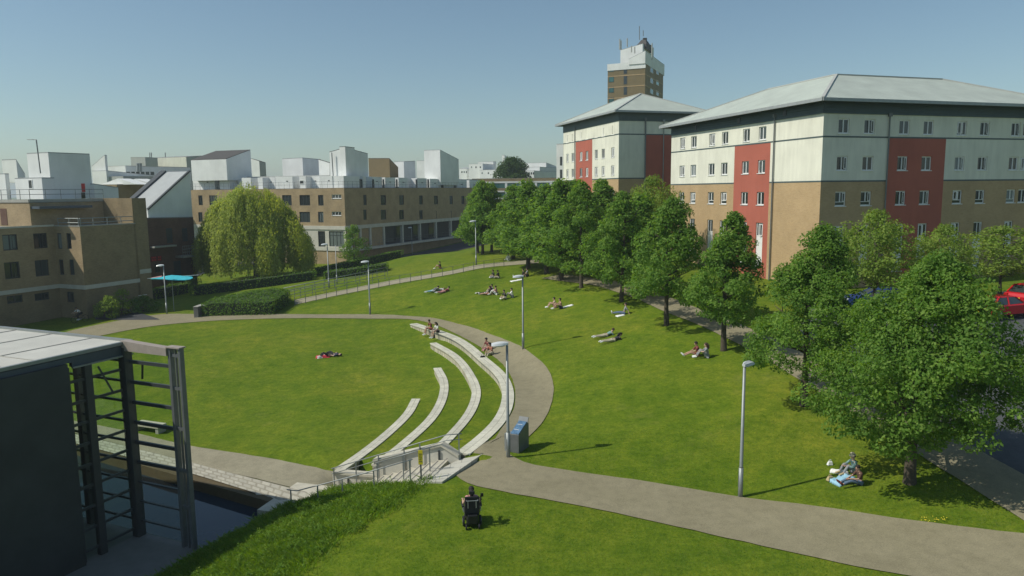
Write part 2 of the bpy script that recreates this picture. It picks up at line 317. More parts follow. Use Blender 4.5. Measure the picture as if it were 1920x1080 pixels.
# see-through tinted glazing of the glass tower
M, nt, b = new_mat('clear_glass'); b.inputs['Base Color'].default_value = (.55, .72, .62, 1); b.inputs['Roughness'].default_value = .02
tr = N(nt, 'ShaderNodeBsdfTransparent'); tr.inputs[0].default_value = (.84, .93, .85, 1); gl = N(nt, 'ShaderNodeBsdfGlossy'); gl.inputs['Roughness'].default_value = .02
mx = N(nt, 'ShaderNodeMixShader'); mx.inputs[0].default_value = .07; nt.links.new(tr.outputs[0], mx.inputs[1]); nt.links.new(gl.outputs[0], mx.inputs[2]); nt.links.new(mx.outputs[0], nt.nodes['Material Output'].inputs[0])
for nm, c in dict(skin_a=(.45, .27, .19), skin_b=(.52, .33, .24), skin_c=(.30, .17, .11), hair_dark=(.018, .013, .01), hair_brown=(.06, .035, .02), hair_fair=(.25, .17, .08), cloth_white=(.72, .72, .70), cloth_grey=(.25, .26, .27),
                  cloth_black=(.02, .02, .022), cloth_navy=(.025, .035, .07), cloth_maroon=(.16, .03, .03), cloth_pink=(.55, .27, .26), cloth_denim=(.10, .15, .23), cloth_beige=(.46, .41, .30), cloth_red=(.5, .03, .05),
                  cloth_teal=(.18, .30, .28), cloth_sky=(.30, .52, .66), paper=(.8, .8, .78), food_tan=(.45, .36, .2), cloth_rust=(.33, .12, .07), cloth_brown=(.09, .045, .03)).items():
    plain(nm, c, .8 if 'skin' not in nm else .55, var=.12, vs=14)
plain('car_red', (.55, .012, .02), .22, .0, .03); plain('car_blue', (.02, .05, .22), .22, .0, .03); plain('car_white', (.7, .7, .7), .22, 0, .03); plain('car_silver', (.35, .37, .38), .25, .6, .03); plain('rim', (.4, .4, .42), .35, .8); plain('lens_red', (.4, .01, .01), .2); plain('lens_clear', (.6, .62, .62), .15)
# ---------------------------------------------------------------- mesh helpers
def tag(o, label=None, cat=None, group=None, kind=None):
    if label: o['label'] = label
    if cat: o['category'] = cat
    if group: o['group'] = group
    if kind: o['kind'] = kind
    return o
def thing(name, label, cat, loc=(0, 0, 0), rz=0, group=None):
    o = bpy.data.objects.new(name, None); o.empty_display_size = .3; COL.objects.link(o); o.location = loc; o.rotation_euler.z = rz
    return tag(o, label, cat, group)
class MB:
    def __init__(s): s.v = []; s.f = []; s.mi = []; s.uv = {}; s.m = 0
    def quad(s, *p):
        n = len(s.v); s.v += [tuple(q) for q in p]; s.f.append(tuple(range(n, n+len(p)))); s.mi.append(s.m); return s
    def hexa(s, b, t):
        """b, t: 4 points each, counter-clockwise seen from above"""
        n = len(s.v); s.v += [tuple(q) for q in b]+[tuple(q) for q in t]
        for f in ((3, 2, 1, 0), (4, 5, 6, 7), (0, 1, 5, 4), (1, 2, 6, 5), (2, 3, 7, 6), (3, 0, 4, 7)): s.f.append(tuple(n+i for i in f)); s.mi.append(s.m)
        return s
    def box(s, x0, x1, y0, y1, z0, z1):
        return s.hexa([(x0, y0, z0), (x1, y0, z0), (x1, y1, z0), (x0, y1, z0)], [(x0, y0, z1), (x1, y0, z1), (x1, y1, z1), (x0, y1, z1)])
    def bar(s, a, b, w, h=None, up=(0, 0, 1)):
        h = h or w; a = Vector(a); b = Vector(b); d = (b-a).normalized(); u = Vector(up)
        if abs(d.dot(u)) > .98: u = Vector((1, 0, 0))
        r = d.cross(u).normalized(); u = r.cross(d).normalized()
        P = [r*(-w/2)-u*(h/2), r*(w/2)-u*(h/2), r*(w/2)+u*(h/2), r*(-w/2)+u*(h/2)]
        return s.hexa([a+p for p in P], [b+p for p in P]) if False else s._hx([a+p for p in P], [b+p for p in P])
    def _hx(s, A, B):
        n = len(s.v); s.v += [tuple(q) for q in A]+[tuple(q) for q in B]
        for f in ((0, 1, 2, 3), (7, 6, 5, 4), (0, 4, 5, 1), (1, 5, 6, 2), (2, 6, 7, 3), (3, 7, 4, 0)): s.f.append(tuple(n+i for i in f)); s.mi.append(s.m)
        return s
    def tube(s, pts, rad, seg=8, cap=True):
        P = [Vector(p) for p in pts]; R = rad if hasattr(rad, '__len__') else [rad]*len(P); n0 = len(s.v); pr = None
        for i, p in enumerate(P):
            d = (P[min(i+1, len(P)-1)]-P[max(i-1, 0)]).normalized()
            if pr is None:
                r = d.cross(Vector((0, 0, 1)) if abs(d.z) < .9 else Vector((1, 0, 0))).normalized()
            else: r = (pr-d*pr.dot(d)).normalized()
            pr = r; q = d.cross(r)
            for k in range(seg):
                a = 2*math.pi*k/seg; s.v.append(tuple(p+r*(math.cos(a)*R[i])+q*(math.sin(a)*R[i])))
        for i in range(len(P)-1):
            for k in range(seg):
                a = n0+i*seg+k; b = n0+i*seg+(k+1) % seg; s.f.append((a, b, b+seg, a+seg)); s.mi.append(s.m)
        if cap:
            s.f.append(tuple(n0+k for k in reversed(range(seg)))); s.mi.append(s.m)
            e = n0+(len(P)-1)*seg; s.f.append(tuple(e+k for k in range(seg))); s.mi.append(s.m)
        return s
    def cyl(s, c, axis, r, h, seg=16):
        a = Vector(axis).normalized(); c = Vector(c); return s.tube([c-a*h/2, c+a*h/2], r, seg)
    def ball(s, c, rx, ry, rz, seg=10, rings=6):
        pts = []; n0 = len(s.v)
        for i in range(rings+1):
            t = math.pi*i/rings
            for k in range(seg):
                a = 2*math.pi*k/seg; s.v.append((c[0]+rx*math.sin(t)*math.cos(a), c[1]+ry*math.sin(t)*math.sin(a), c[2]+rz*math.cos(t)))
        for i in range(rings):
            for k in range(seg):
                a = n0+i*seg+k; b = n0+i*seg+(k+1) % seg; s.f.append((a, a+seg, b+seg, b)); s.mi.append(s.m)
        return s
    def prism(s, pts, d):
        """closed outline pts (3-D) pushed by vector d"""
        n = len(pts); n0 = len(s.v); d = Vector(d)
        s.v += [tuple(p) for p in pts]+[tuple(Vector(p)+d) for p in pts]
        s.f.append(tuple(n0+i for i in reversed(range(n)))); s.f.append(tuple(n0+n+i for i in range(n))); s.mi += [s.m]*2
        for i in range(n):
            j = (i+1) % n; s.f.append((n0+i, n0+j, n0+n+j, n0+n+i)); s.mi.append(s.m)
        return s
    def mesh(s, name, mats, loc=(0, 0, 0), smooth=False, fix=True):
        me = bpy.data.meshes.new(name); l = loc
        me.from_pydata([(x-l[0], y-l[1], z-l[2]) for x, y, z in s.v], [], s.f)
        for M in (mats if isinstance(mats, (list, tuple)) else [mats]): me.materials.append(MATS[M])
        me.polygons.foreach_set('material_index', s.mi)
        if smooth: me.polygons.foreach_set('use_smooth', [True]*len(me.polygons))
        if fix:
            bm = bmesh.new(); bm.from_mesh(me); bmesh.ops.recalc_face_normals(bm, faces=bm.faces[:]); bm.to_mesh(me); bm.free()
        me.update(); return me
    def build(s, name, mats, parent=None, label=None, smooth=False, fix=True, bevel=0):
        """parts are modelled in world space when the parent has no rotation, else in the parent's own frame"""
        rot = parent is not None and abs(parent.rotation_euler.z) > 1e-6 or parent is not None and parent.get('_local')
        l = tuple(parent.location) if (parent is not None and not rot) else (0, 0, 0)
        me = s.mesh(name, mats, l, smooth, fix); o = bpy.data.objects.new(name, me); COL.objects.link(o)
        if parent is not None: o.parent = parent
        if label: o['label'] = label
        if bevel:
            md = o.modifiers.new('bevel', 'BEVEL'); md.width = bevel; md.segments = 2; md.limit_method = 'ANGLE'
        return o
def fast_mesh(name, V, F, mats, smooth=False):
    """V (n,3), F (m,k) numpy"""
    me = bpy.data.meshes.new(name); me.vertices.add(len(V)); me.vertices.foreach_set('co', np.ascontiguousarray(V, np.float32).ravel())
    k = F.shape[1]; me.loops.add(F.size); me.loops.foreach_set('vertex_index', np.ascontiguousarray(F, np.int32).ravel())
    me.polygons.add(len(F)); me.polygons.foreach_set('loop_start', np.arange(0, F.size, k, dtype=np.int32)); me.polygons.foreach_set('loop_total', np.full(len(F), k, np.int32))
    me.materials.append(MATS[mats]); 
    if smooth: me.polygons.foreach_set('use_smooth', np.ones(len(F), bool))
    me.update(calc_edges=True); me.validate(); return me
def link(name, me, parent=None):
    o = bpy.data.objects.new(name, me); COL.objects.link(o); o.parent = parent; return o

# ---------------------------------------------------------------- ground sheet
def axis(breaks):
    out = [breaks[0][0]]
    for a, b, st in breaks:
        n = max(1, int(round((b-a)/st))); out += list(np.linspace(a, b, n+1)[1:])
    return np.array(out)
gx = axis([(-3000, -600, 400), (-600, -150, 50), (-150, -60, 6), (-60, -30, .8), (-30, -9, .25), (-9, 3, .14), (3, 26, .6), (26, 60, 1.2), (60, 150, 6), (150, 600, 50), (600, 3000, 400)])
gy = axis([(-400, -60, 40), (-60, 12, 6), (12, 24, .6), (24, 34, .22), (34, 66, .4), (66, 110, .8), (110, 200, 4), (200, 600, 40), (600, 4500, 400)])
GX, GY = np.meshgrid(gx, gy); GZ = T(GX, GY)
nx, ny = len(gx), len(gy)
I = np.arange(nx*ny).reshape(ny, nx); Fq = np.stack([I[:-1, :-1], I[:-1, 1:], I[1:, 1:], I[1:, :-1]], -1).reshape(-1, 4)
gme = fast_mesh('ground', np.stack([GX, GY, GZ], -1).reshape(-1, 3), Fq, 'grass', True)
tag(link('ground', gme), kind='structure')

def sheet(name, left, right, mat, off=.035, across=6, step=.6, smooth_n=None, kind='structure', pix=True, jitter=.012, thick=0):
    """a strip laid on the ground between two traced edges"""
    L = np.array([G(*p)[:2] if pix else p for p in left]); R = np.array([G(*p)[:2] if pix else p for p in right])
    n = max(2, int(max(np.linalg.norm(np.diff(L, axis=0), axis=1).sum(), np.linalg.norm(np.diff(R, axis=0), axis=1).sum())/step))
    L = resample(L, n); R = resample(R, n)
    L += rng.normal(0, jitter, L.shape); R += rng.normal(0, jitter, R.shape)
    t = np.linspace(0, 1, across+1)[None, :, None]
    P = L[:, None, :]*(1-t)+R[:, None, :]*t
    Z = T(P[..., 0], P[..., 1])+off
    V = np.concatenate([P, Z[..., None]], -1).reshape(-1, 3); k = across+1
    I = np.arange(n*k).reshape(n, k); Fq = np.stack([I[:-1, :-1], I[:-1, 1:], I[1:, 1:], I[1:, :-1]], -1).reshape(-1, 4)
    me = fast_mesh(name, V, Fq, mat, True)
    if me.polygons[0].normal.z < 0: me.flip_normals()
    # metres along / across as uv
    uvl = me.uv_layers.new(name='uv'); al = np.r_[0, np.cumsum(np.linalg.norm(np.diff((L+R)/2, axis=0), axis=1))]
    wd = np.linalg.norm(L-R, axis=1).mean(); li = np.zeros(len(me.loops), np.int32); me.loops.foreach_get('vertex_index', li)
    uvl.data.foreach_set('uv', np.stack([al[li//k], (li % k)/across*wd], -1).ravel().astype(np.float32))
    o = link(name, me); tag(o, kind=kind); return o

# ---------------------------------------------------------------- paths
up = [(2050,1015),(1920,1002),(1700,975),(1500,946),(1388,933),(1200,902),(1060,882),(985,868),(952,848),(985,825),(1015,795),(1033,760),(1038,725),(1028,694),(995,662),(930,631),(860,608),(780,594),(700,590),(600,590),(500,589),(370,589),(300,590),(170,612),(60,640)]
lo = [(2050,1130),(1920,1112),(1640,1070),(1400,1018),(1200,973),(1060,944),(950,924),(880,908),(866,862),(905,838),(940,805),(962,770),(966,735),(955,700),(918,663),(860,629),(815,609),(770,599),(700,598),(600,597),(500,598),(370,604),(280,613),(190,630),(110,655)]
sheet('footpath', up, lo, 'path', .035, 8)
sheet('hillside_path', [(552,563),(640,545),(720,529),(850,507),(955,491),(1010,487)], [(552,572),(640,553),(720,537),(850,514),(955,498),(1010,494)], 'path_pale', .04, 4)
RP = [(3,72.5),(6.5,66.2),(9.6,58.2),(11.8,49.5),(13.6,41.6),(14.9,33.5),(15.9,27.3),(16.7,21),(17.5,14)]
sheet('tree_row_path', RP, [(x+2.2, y+.8) for x, y in RP], 'path', .045, 4, pix=False)
sheet('car_park', [(18.9,14),(18.3,22),(17.9,28.3),(17.2,34.5),(16.5,41),(19,47),(21.5,52)], [(60,14),(60,22),(60,28),(58,36),(56,44),(54,50),(51,59)], 'asphalt', .03, 30, 1.0, pix=False)
sheet('waterside_path', [(628,886),(606,881),(545,868),(440,850),(362,838),(250,812),(130,788)], [(596,933),(580,929),(505,905),(430,887),(362,869),(255,842),(120,808)], 'path_pale', .045, 8)
sheet('pond_coping', [(592,932),(505,907),(430,888),(362,870),(255,843),(115,809)], [(556,952),(480,929),(430,912),(362,891),(250,862),(108,828)], 'coping', .07, 4, jitter=0)
mb = MB(); c4 = [atZ(862, 856, .03), atZ(780, 896, .03), atZ(829, 902, .03), atZ(906, 852, .03)]
mb.hexa([(*p, -.9) for p in c4], [(*p, Tz(*p)*.5+.045) for p in c4]); tag(mb.build('plaza', 'paving_flat'), kind='structure')
sheet('terrace_road', [(300,600),(240,566),(330,540),(400,508),(480,496),(560,492),(640,482),(760,470)], [(180,600),(150,572),(270,525),(370,500),(470,488),(560,484),(640,474),(760,462)], 'bitumen', .05, 4, 1.2)
# water of the pond and its brown retaining side
mb = MB(); mb.m = 0
P = POND; mb.v = [(p[0], p[1], -2.62) for p in P]; mb.f = [tuple(range(len(P)))]; mb.mi = [0]
tag(mb.build('pond_water', 'water'), kind='structure')
mb = MB(); a = POND[0]; e = POND[5]; d = (e-a)/np.linalg.norm(e-a); n = np.array([-d[1], d[0]]); n = n if n[1] < 0 else -n
a2 = a-d*.1
mb.hexa([(*(a2-n*.5), -3.4), (*(e-n*.5), -3.4), (*(e+n*.2), -3.4), (*(a2+n*.2), -3.4)], [(*(a2-n*.5), -2.115), (*(e-n*.5), -2.115), (*(e+n*.2), -2.13), (*(a2+n*.2), -2.13)])
tag(mb.build('pond_wall', 'pond_brown'), 'low brown retaining wall under the pale stone coping of the pond', 'retaining wall')
mb = MB(); b1 = POND[1]; 
# white parking bay lines on the car park
mb = MB()
for k in range(8):
    x0, y0 = 24+3.0*k, 43.5+.8*k; dx, dy = -1.2, 4.6; s = 12
    for j in range(s):
        xa, ya, xb, yb = x0+dx*j/s, y0+dy*j/s, x0+dx*(j+1)/s, y0+dy*(j+1)/s
        mb.quad((xa, ya, Tz(xa, ya)+.05), (xa+.12, ya, Tz(xa+.12, ya)+.05), (xb+.12, yb, Tz(xb+.12, yb)+.05), (xb, yb, Tz(xb, yb)+.05))
tag(mb.build('bay_lines', 'white_paint'), kind='structure')

# ---------------------------------------------------------------- curved seat walls
SN = ['outermost and longest curved stone seat wall, beside the footpath', 'second curved stone seat wall in from the footpath', 'third curved stone seat wall in from the footpath, with a long hooked end', 'innermost and shortest curved stone seat wall on the big lawn']
for i, A in enumerate(ARCS):
    A = A.copy(); n = len(A); w = .34 if i == 0 else .27
    tg = np.gradient(A, axis=0); tg /= np.linalg.norm(tg, axis=1)[:, None]; nr = np.stack([-tg[:, 1], tg[:, 0]], 1)
    if nr[n//2, 0] > 0: nr = -nr                      # towards the bowl
    z = ARCZ[i]+.02
    base = thing('seat_wall', SN[i], 'seat wall', (A[n//2, 0], A[n//2, 1], z-STEP), 0, 'curved stone seat walls stepping down the lawn')
    al = np.r_[0, np.cumsum(np.linalg.norm(np.diff(A, axis=0), axis=1))]
    def ribbon(name, mat, prof, nrm, closed=True):
        mbv = []; mbf = []; uvs = []; K = len(prof)
        for j in range(n):
            for k, (q, zz) in enumerate(prof): mbv.append((A[j, 0]+nrm[j, 0]*q-base.location[0], A[j, 1]+nrm[j, 1]*q-base.location[1], zz-base.location[2]))
        for j in range(n-1):
            for k in range(K):
                a_, b_ = j*K+k, j*K+(k+1) % K
                mbf.append((a_, b_, b_+K, a_+K))
        mbf.append(tuple(range(K))); mbf.append(tuple((n-1)*K+k for k in reversed(range(K))))
        me = bpy.data.meshes.new(name); me.from_pydata(mbv, [], mbf); me.materials.append(MATS[mat])
        bm = bmesh.new(); bm.from_mesh(me); bmesh.ops.recalc_face_normals(bm, faces=bm.faces[:]); uvl = bm.loops.layers.uv.new('uv')
        for f in bm.faces:
            for l in f.loops:
                vi = l.vert.index; j, k = divmod(vi, K); l[uvl].uv = (al[j], prof[k][0] if abs(f.normal.z) > .5 else prof[k][1])
        bm.to_mesh(me); bm.free(); return link(name, me, base)
    ribbon('stone_face', 'seat_face', [(-w+.04, z-.08), (w-.05, z-.08), (w-.05, z-STEP-.35), (-w+.04, z-STEP-.35)], nr)
    ribbon('stone_top', 'seat_stone', [(-w, z), (w, z), (w, z-.078), (-w, z-.078)], nr)
    if i == 0:   # thin safety rail strip on the outer wall
        mb = MB(); mb.tube([(A[j, 0]+nr[j, 0]*(w+.01), A[j, 1]+nr[j, 1]*(w+.01), z-.14) for j in range(6, n-22)], .02, 6); mb.build('rail_strip', 'steel_grey', base)

# ---------------------------------------------------------------- retaining wall and steps
st_top = np.array(atZ(858, 853, 0)); 
L = float(np.linalg.norm(WL1-WL0)); zt0, zt1 = .12, -1.22
wall = thing('retaining_wall', 'pale stone retaining wall with coping that steps down beside the stairs', 'retaining wall', (*WL0, -2))
mb = MB(); mc = MB()
segs = [(0, .8, .14, .58), (.8, 4.1, .58, -.42), (4.1, L+.25, -1.17, -1.22)]
for s0, s1, za, zb in segs:
    for m_, lo_, d0, d1 in ((mb, -2.6, -.14, .14), (mc, None, -.22, .2)):
        p = WL0+wdir*s0; q = WL0+wdir*s1
        pa = p-wnor*d1; pb = q-wnor*d1; pc = q-wnor*d0; pd = p-wnor*d0
        if lo_ is not None: m_.hexa([(*pa, lo_), (*pb, lo_), (*pc, lo_), (*pd, lo_)], [(*pa, za-.1), (*pb, zb-.1), (*pc, zb-.1), (*pd, za-.1)])
        else: m_.hexa([(*pa, za-.1), (*pb, zb-.1), (*pc, zb-.1), (*pd, za-.1)], [(*pa, za), (*pb, zb), (*pc, zb), (*pd, za)])
# return of the wall at the foot, going back to the innermost seat
e0 = WL0+wdir*(L+.1); e1 = e0-wnor*.5
mb.hexa([(*(e0+wdir*.0), -2.6), (*(e0+wdir*.28), -2.6), (*(e1+wdir*.28), -2.6), (*e1, -2.6)], [(*e0, -1.33), (*(e0+wdir*.28), -1.33), (*(e1+wdir*.28), -1.33), (*e1, -1.33)])
mb.build('wall', 'band_white', wall); mc.build('coping', 'step_concrete', wall)
for s0 in (.9, 2.6, 4.2, 5.4):
    mk = MB(); p = WL0+wdir*s0+wnor*.17; zt = np.interp(s0, [0, .8, 4.1, 4.11, L], [0, .45, -.5, -1.3, -1.35]); mk.bar((*p, zt-.15), (*p, zt-.62), .09, .07); mk.build('light_slot', 'frame_dark', wall)
stairs = thing('steps', 'long shallow flight of pale concrete steps beside the stone retaining wall', 'steps', (*((WL0+WL1)/2+wnor*1.2), -1.2))
mb = MB(); ns = 13; run = 5.7
wd0 = 2.75
for k in range(ns):
    s0 = .5+run*k/ns; s1 = .5+run*(k+1)/ns+.02; z1 = -.02-2.1*(k+.0)/ns-.16*0; p = WL0+wdir*s0+wnor*.16; q = WL0+wdir*s1+wnor*.16; o_ = wnor*wd0
    zz = .02-2.1*(k+1)/ns
    mb.hexa([(*(p), -2.9), (*(q), -2.9), (*(q+o_), -2.9), (*(p+o_), -2.9)], [(*(p), zz), (*(q), zz), (*(q+o_), zz), (*(p+o_), zz)])
mb.build('flight', 'step_concrete', stairs)
mb = MB(); s0 = .5+run; p = WL0+wdir*s0-wnor*.15; q = WL0+wdir*(s0+2.1)-wnor*.15; o_ = wnor*3.1; mb.hexa([(*p, -2.9), (*q, -2.9), (*(q+o_), -2.9), (*(p+o_), -2.9)], [(*p, -2.085), (*q, -2.085), (*(q+o_), -2.085), (*(p+o_), -2.085)]); mb.build('landing', 'step_concrete', stairs)
mb = MB()
for k in range(ns+1):
    s0 = .5+run*k/ns; zz = .024-2.1*k/ns+.004
    p = WL0+wdir*(s0-.07)+wnor*.3; q = p+wnor*(wd0-.3); mb.hexa([(*p, zz-.003), (*(p+wdir*.05), zz-.003), (*(q+wdir*.05), zz-.003), (*q, zz-.003)], [(*p, zz), (*(p+wdir*.05), zz), (*(q+wdir*.05), zz), (*q, zz)])
mb.build('nosing', 'concrete_dark', stairs)
# paving at the foot
def rail(name, label, pts, post_at, h=1.0, group=None, mid=None, r=.024, mat='galv', cat='handrail'):
    """pts: ground line (x,y,z)"""
    P = [Vector(p) for p in pts]; root = thing(name, label, cat, tuple(P[0]), 0, group)
    mb = MB(); mb.tube([p+Vector((0, 0, h)) for p in P]+[], r, 8); mb.build('top_rail', mat, root, smooth=True)
    if mid:
        for k, hh in enumerate(mid): mb = MB(); mb.tube([p+Vector((0, 0, hh)) for p in P], r*.8, 6); mb.build('lower_rail', mat, root, smooth=True)
    cum = [0]
    for i in range(1, len(P)): cum.append(cum[-1]+(P[i]-P[i-1]).length)
    for s in post_at:
        s *= cum[-1]; i = max(j for j in range(len(cum)) if cum[j] <= s+1e-6); i = min(i, len(P)-2); t = (s-cum[i])/(cum[i+1]-cum[i]); p = P[i].lerp(P[i+1], t)
        mb = MB(); mb.bar(p-Vector((0, 0, .1)), p+Vector((0, 0, h)), .05, .05); mb.build('post', mat, root)
    return root
def wp(s, o, dz=0): p = WL0+wdir*s+wnor*o; return (p[0], p[1], np.interp(s, [.5, .5+run], [0, -2.1])+dz)
rail('handrail', 'steel double handrail along the stone retaining wall side of the steps', [wp(-.1, -.05, 0), wp(.5, .25), wp(3.3, .25), wp(6.2, .25)], [.02, .3, .42, .62, .8, .98], 1.05, 'handrails of the steps', (.8,))
rail('handrail', 'steel handrail down the grassy outer side of the steps', [wp(1.0, 2.75), wp(3.4, 2.75), wp(6.4, 2.75), wp(6.9, 2.75, 0)], [.02, .3, .55, .75, .97], 1.0, 'handrails of the steps')
rail('handrail', 'short steel handrail in the middle of the steps beside the yellow sign', [wp(.7, 1.5), wp(2.0, 1.5), wp(3.3, 1.5)], [.03, .5, .97], 1.0, 'handrails of the steps')
p = wp(.75, 2.5); s = thing('sign_post', 'short post with a narrow yellow notice at the top of the steps', 'sign', (p[0], p[1], -.1))
mb = MB(); mb.bar((p[0], p[1], -.3), (p[0], p[1], 1.25), .06, .06); mb.build('post', 'steel_grey', s)
mb = MB(); mb.box(p[0]-.09, p[0]+.09, p[1]-.055, p[1]-.035, .55, 1.15); mb.build('notice', 'yellow', s)
mb = MB()
for k in range(5): mb.box(p[0]-.06, p[0]+.06-.02*(k % 2), p[1]-.06, p[1]-.056, .66+.08*k, .685+.08*k)
mb.build('small_print', 'frame_dark', s)
# ---------------------------------------------------------------- walls with real window openings
class Face:
    def __init__(s, root, O, d, L): s.root = root; s.O = np.array(O, float); s.d = np.array(d, float); s.L = L; s.n = np.array([d[1], -d[0]]); s.holes = []
    def P(s, t, z, out=0.0): q = s.O+s.d*t+s.n*out; return (q[0], q[1], z)
    def px(s, px, py): return onwall(px, py, s.O, s.d)
    def hole(s, t, z, w, h, kind='casement', glass='glass', frame='upvc'): s.holes.append((t-w/2, t+w/2, z-h/2, z+h/2, kind, glass, frame)); return s
    def holepx(s, px, py, w, h, kind='casement', **k): t, z = s.px(px, py); return s.hole(t, z, w, h, kind, **k)
    def band(s, s0, s1, z0, z1, mat, name='wall', rev=.2):
        """one wall panel with its openings cut and their reveals"""
        hs = [h for h in s.holes if h[0] > s0+.02 and h[1] < s1-.02 and h[2] > z0+.02 and h[3] < z1-.02]
        xs = sorted({s0, s1, *[h[0] for h in hs], *[h[1] for h in hs]}); zs = sorted({z0, z1, *[h[2] for h in hs], *[h[3] for h in hs]})
        mb = MB()
        for i in range(len(xs)-1):
            for j in range(len(zs)-1):
                cx, cz = (xs[i]+xs[i+1])/2, (zs[j]+zs[j+1])/2
                if any(h[0] < cx < h[1] and h[2] < cz < h[3] for h in hs): continue
                mb.quad(s.P(xs[i], zs[j]), s.P(xs[i+1], zs[j]), s.P(xs[i+1], zs[j+1]), s.P(xs[i], zs[j+1]))
        for a, b, c, d, *_ in hs:
            for (p, q, r, t_) in ((a, c, a, d), (b, d, b, c), (a, d, b, d), (b, c, a, c)): mb.quad(s.P(p, q), s.P(r, t_), s.P(r, t_, -rev), s.P(p, q, -rev))
        me = mb.mesh(name, mat, tuple(s.root.location), fix=False); return link(name, me, s.root)
    def windows(s, rnd=random):
        for a, b, c, d, kind, gm, fm in s.holes:
            o = window(s.root, kind, round(b-a, 2), round(d-c, 2), gm, fm, rnd)
            p = s.P(a, c); o.location = (p[0]-s.root.location[0], p[1]-s.root.location[1], p[2]-s.root.location[2]); o.rotation_euler.z = math.atan2(s.d[1], s.d[0])
    def strip(s, s0, s1, z0, z1, out, mat, name):
        mb = MB(); mb.hexa([s.P(s0, z0, out), s.P(s1, z0, out), s.P(s1, z0, -.05), s.P(s0, z0, -.05)], [s.P(s0, z1, out), s.P(s1, z1, out), s.P(s1, z1, -.05), s.P(s0, z1, -.05)])
        return mb.build(name, mat, s.root)
    def pipe(s, t, z0, z1, r=.06, out=.12, mat='pipe'):
        mb = MB(); mb.tube([s.P(t, z0, out), s.P(t, z1, out)], r, 8); p = s.P(t, z1, out); mb.box(p[0]-.14, p[0]+.14, p[1]-.14, p[1]+.14, z1-.05, z1+.22); o = mb.build('drainpipe', mat, s.root); return o
WIN = {}
def window(root, kind, w, h, gm, fm, rnd):
    op = rnd.choice([0, 1, 1, 2]) if kind in ('casement', 'transom', 'tall') else 0
    key = (kind, w, h, gm, fm, op)
    if key not in WIN:
        f = .085; y0, y1 = .09, .15; parts = {}
        mb = MB(); mb.box(0, w, y0, y1, 0, f); mb.box(0, w, y0, y1, h-f, h); mb.box(0, f, y0, y1, f, h-f); mb.box(w-f, w, y0, y1, f, h-f)
        zlo = f
        if kind == 'tall':
            zlo = h-1.2; mb.box(f, w-f, y0, y1, zlo, zlo+.06); mb.box(w/2-.03, w/2+.03, y0, y1, zlo+.06, h-f)
            mp = MB(); mp.box(f, w-f, y0+.015, y1-.01, f, zlo); parts['panel'] = (mp.mesh('panel', 'upvc'))
        elif kind == 'transom': zlo = h*.26; mb.box(f, w-f, y0, y1, zlo, zlo+.05); 
        if kind in ('casement', 'transom'): mb.box(w/2-.045, w/2+.045, y0-.002, y1-.002, zlo+.0, h-f)
        if kind == 'wide':
            for k in (1, 2): mb.box(w*k/3-.03, w*k/3+.03, y0-.002, y1-.002, f, h-f)
        if kind == 'shop':
            for k in (1, 2, 3): mb.box(w*k/4-.03, w*k/4+.03, y0-.002, y1-.002, f, h-f)
            mb.box(f, w-f, y0, y1, h*.72, h*.72+.06)
        if kind == 'door':
            mb.box(w/2-.04, w/2+.04, y0-.002, y1-.002, f, h-f); mb.box(f, w-f, y0, y1, h*.4, h*.4+.08)
        parts['frame'] = mb.mesh('window', fm)
        mp = MB(); mp.quad((f, y1-.02, f if kind != 'tall' else zlo), (w-f, y1-.02, f if kind != 'tall' else zlo), (w-f, y1-.02, h-f), (f, y1-.02, h-f)); parts['pane'] = mp.mesh('pane', gm, fix=False)
        if fm == 'upvc' or kind == 'sill':
            mp = MB(); mp.box(-.04, w+.04, -.06, y0, -.05, 0); parts['sill'] = mp.mesh('sill', fm)
        if op:
            a = math.radians(24); ww = w/2-f-.04; z0 = zlo+.06; z1 = h-f-.02; mp = MB(); c_, s_ = math.cos(a), math.sin(a); sg = 1 if op == 1 else -1; hx = w/2+.03 if op == 1 else w/2-.03
            X0 = (w-f-.01) if op == 1 else f+.01; dirn = -1 if op == 1 else 1
            def q(u, v): return (X0+dirn*u*c_-0, y0-.01-u*s_-v)
            for (u0, u1, zz0, zz1) in ((0, .06, z0, z1), (ww-.06, ww, z0, z1), (.06, ww-.06, z0, z0+.06), (.06, ww-.06, z1-.06, z1)):
                A = q(u0, 0); B = q(u1, 0); C = q(u1, .035); D = q(u0, .035)
                mp.hexa([(*A, zz0), (*B, zz0), (*C, zz0), (*D, zz0)], [(*A, zz1), (*B, zz1), (*C, zz1), (*D, zz1)])
            parts['sash'] = mp.mesh('sash', fm)
        WIN[key] = parts
    ps = WIN[key]; o = link('window', ps['frame'], root)
    for k, me in ps.items():
        if k != 'frame': link(k, me, o)
    return o
def W2(C, *terms):
    q = np.array(C, float)
    for d, t in terms: q = q+np.array(d)*t
    return q
# ---------------------------------------------------------------- the two rendered halls with hipped roofs
def hip_roof(root, C, ax, bx, outline, ridges, z_e, z_r, faces, mats, o=.95):
    pass
CA = np.array(atY(1541, 300, 58)[:2])
hallA = thing('residence_hall', 'large near hall with cream and red render over golden brick, filling the right side', 'building', (*CA, 3.2))
ZL1, ZL2, ZW, ZE = 12.0, 15.47, 17.25, 18.35
LA, LB = 23.6, 26.0
GZ0 = 2.2
fl = Face(hallA, W2(CA, (AD, LA)), -AD, LA); fr = Face(hallA, CA, BD, LB)
cols = [(1279,314),(1300,314),(1334,314),(1358,314),(1397.5,314),(1427.5,314)]
for k, (x, y) in enumerate(cols):
    t, _ = fl.px(x, y)
    for z in (16.3, 13.4): fl.hole(t, z, 1.05, 1.15)
    fl.hole(t, 10.6, 1.05, 1.15, 'casement' if k > 3 else 'transom'); fl.hole(t, 6.5, 1.0, 3.9, 'tall')
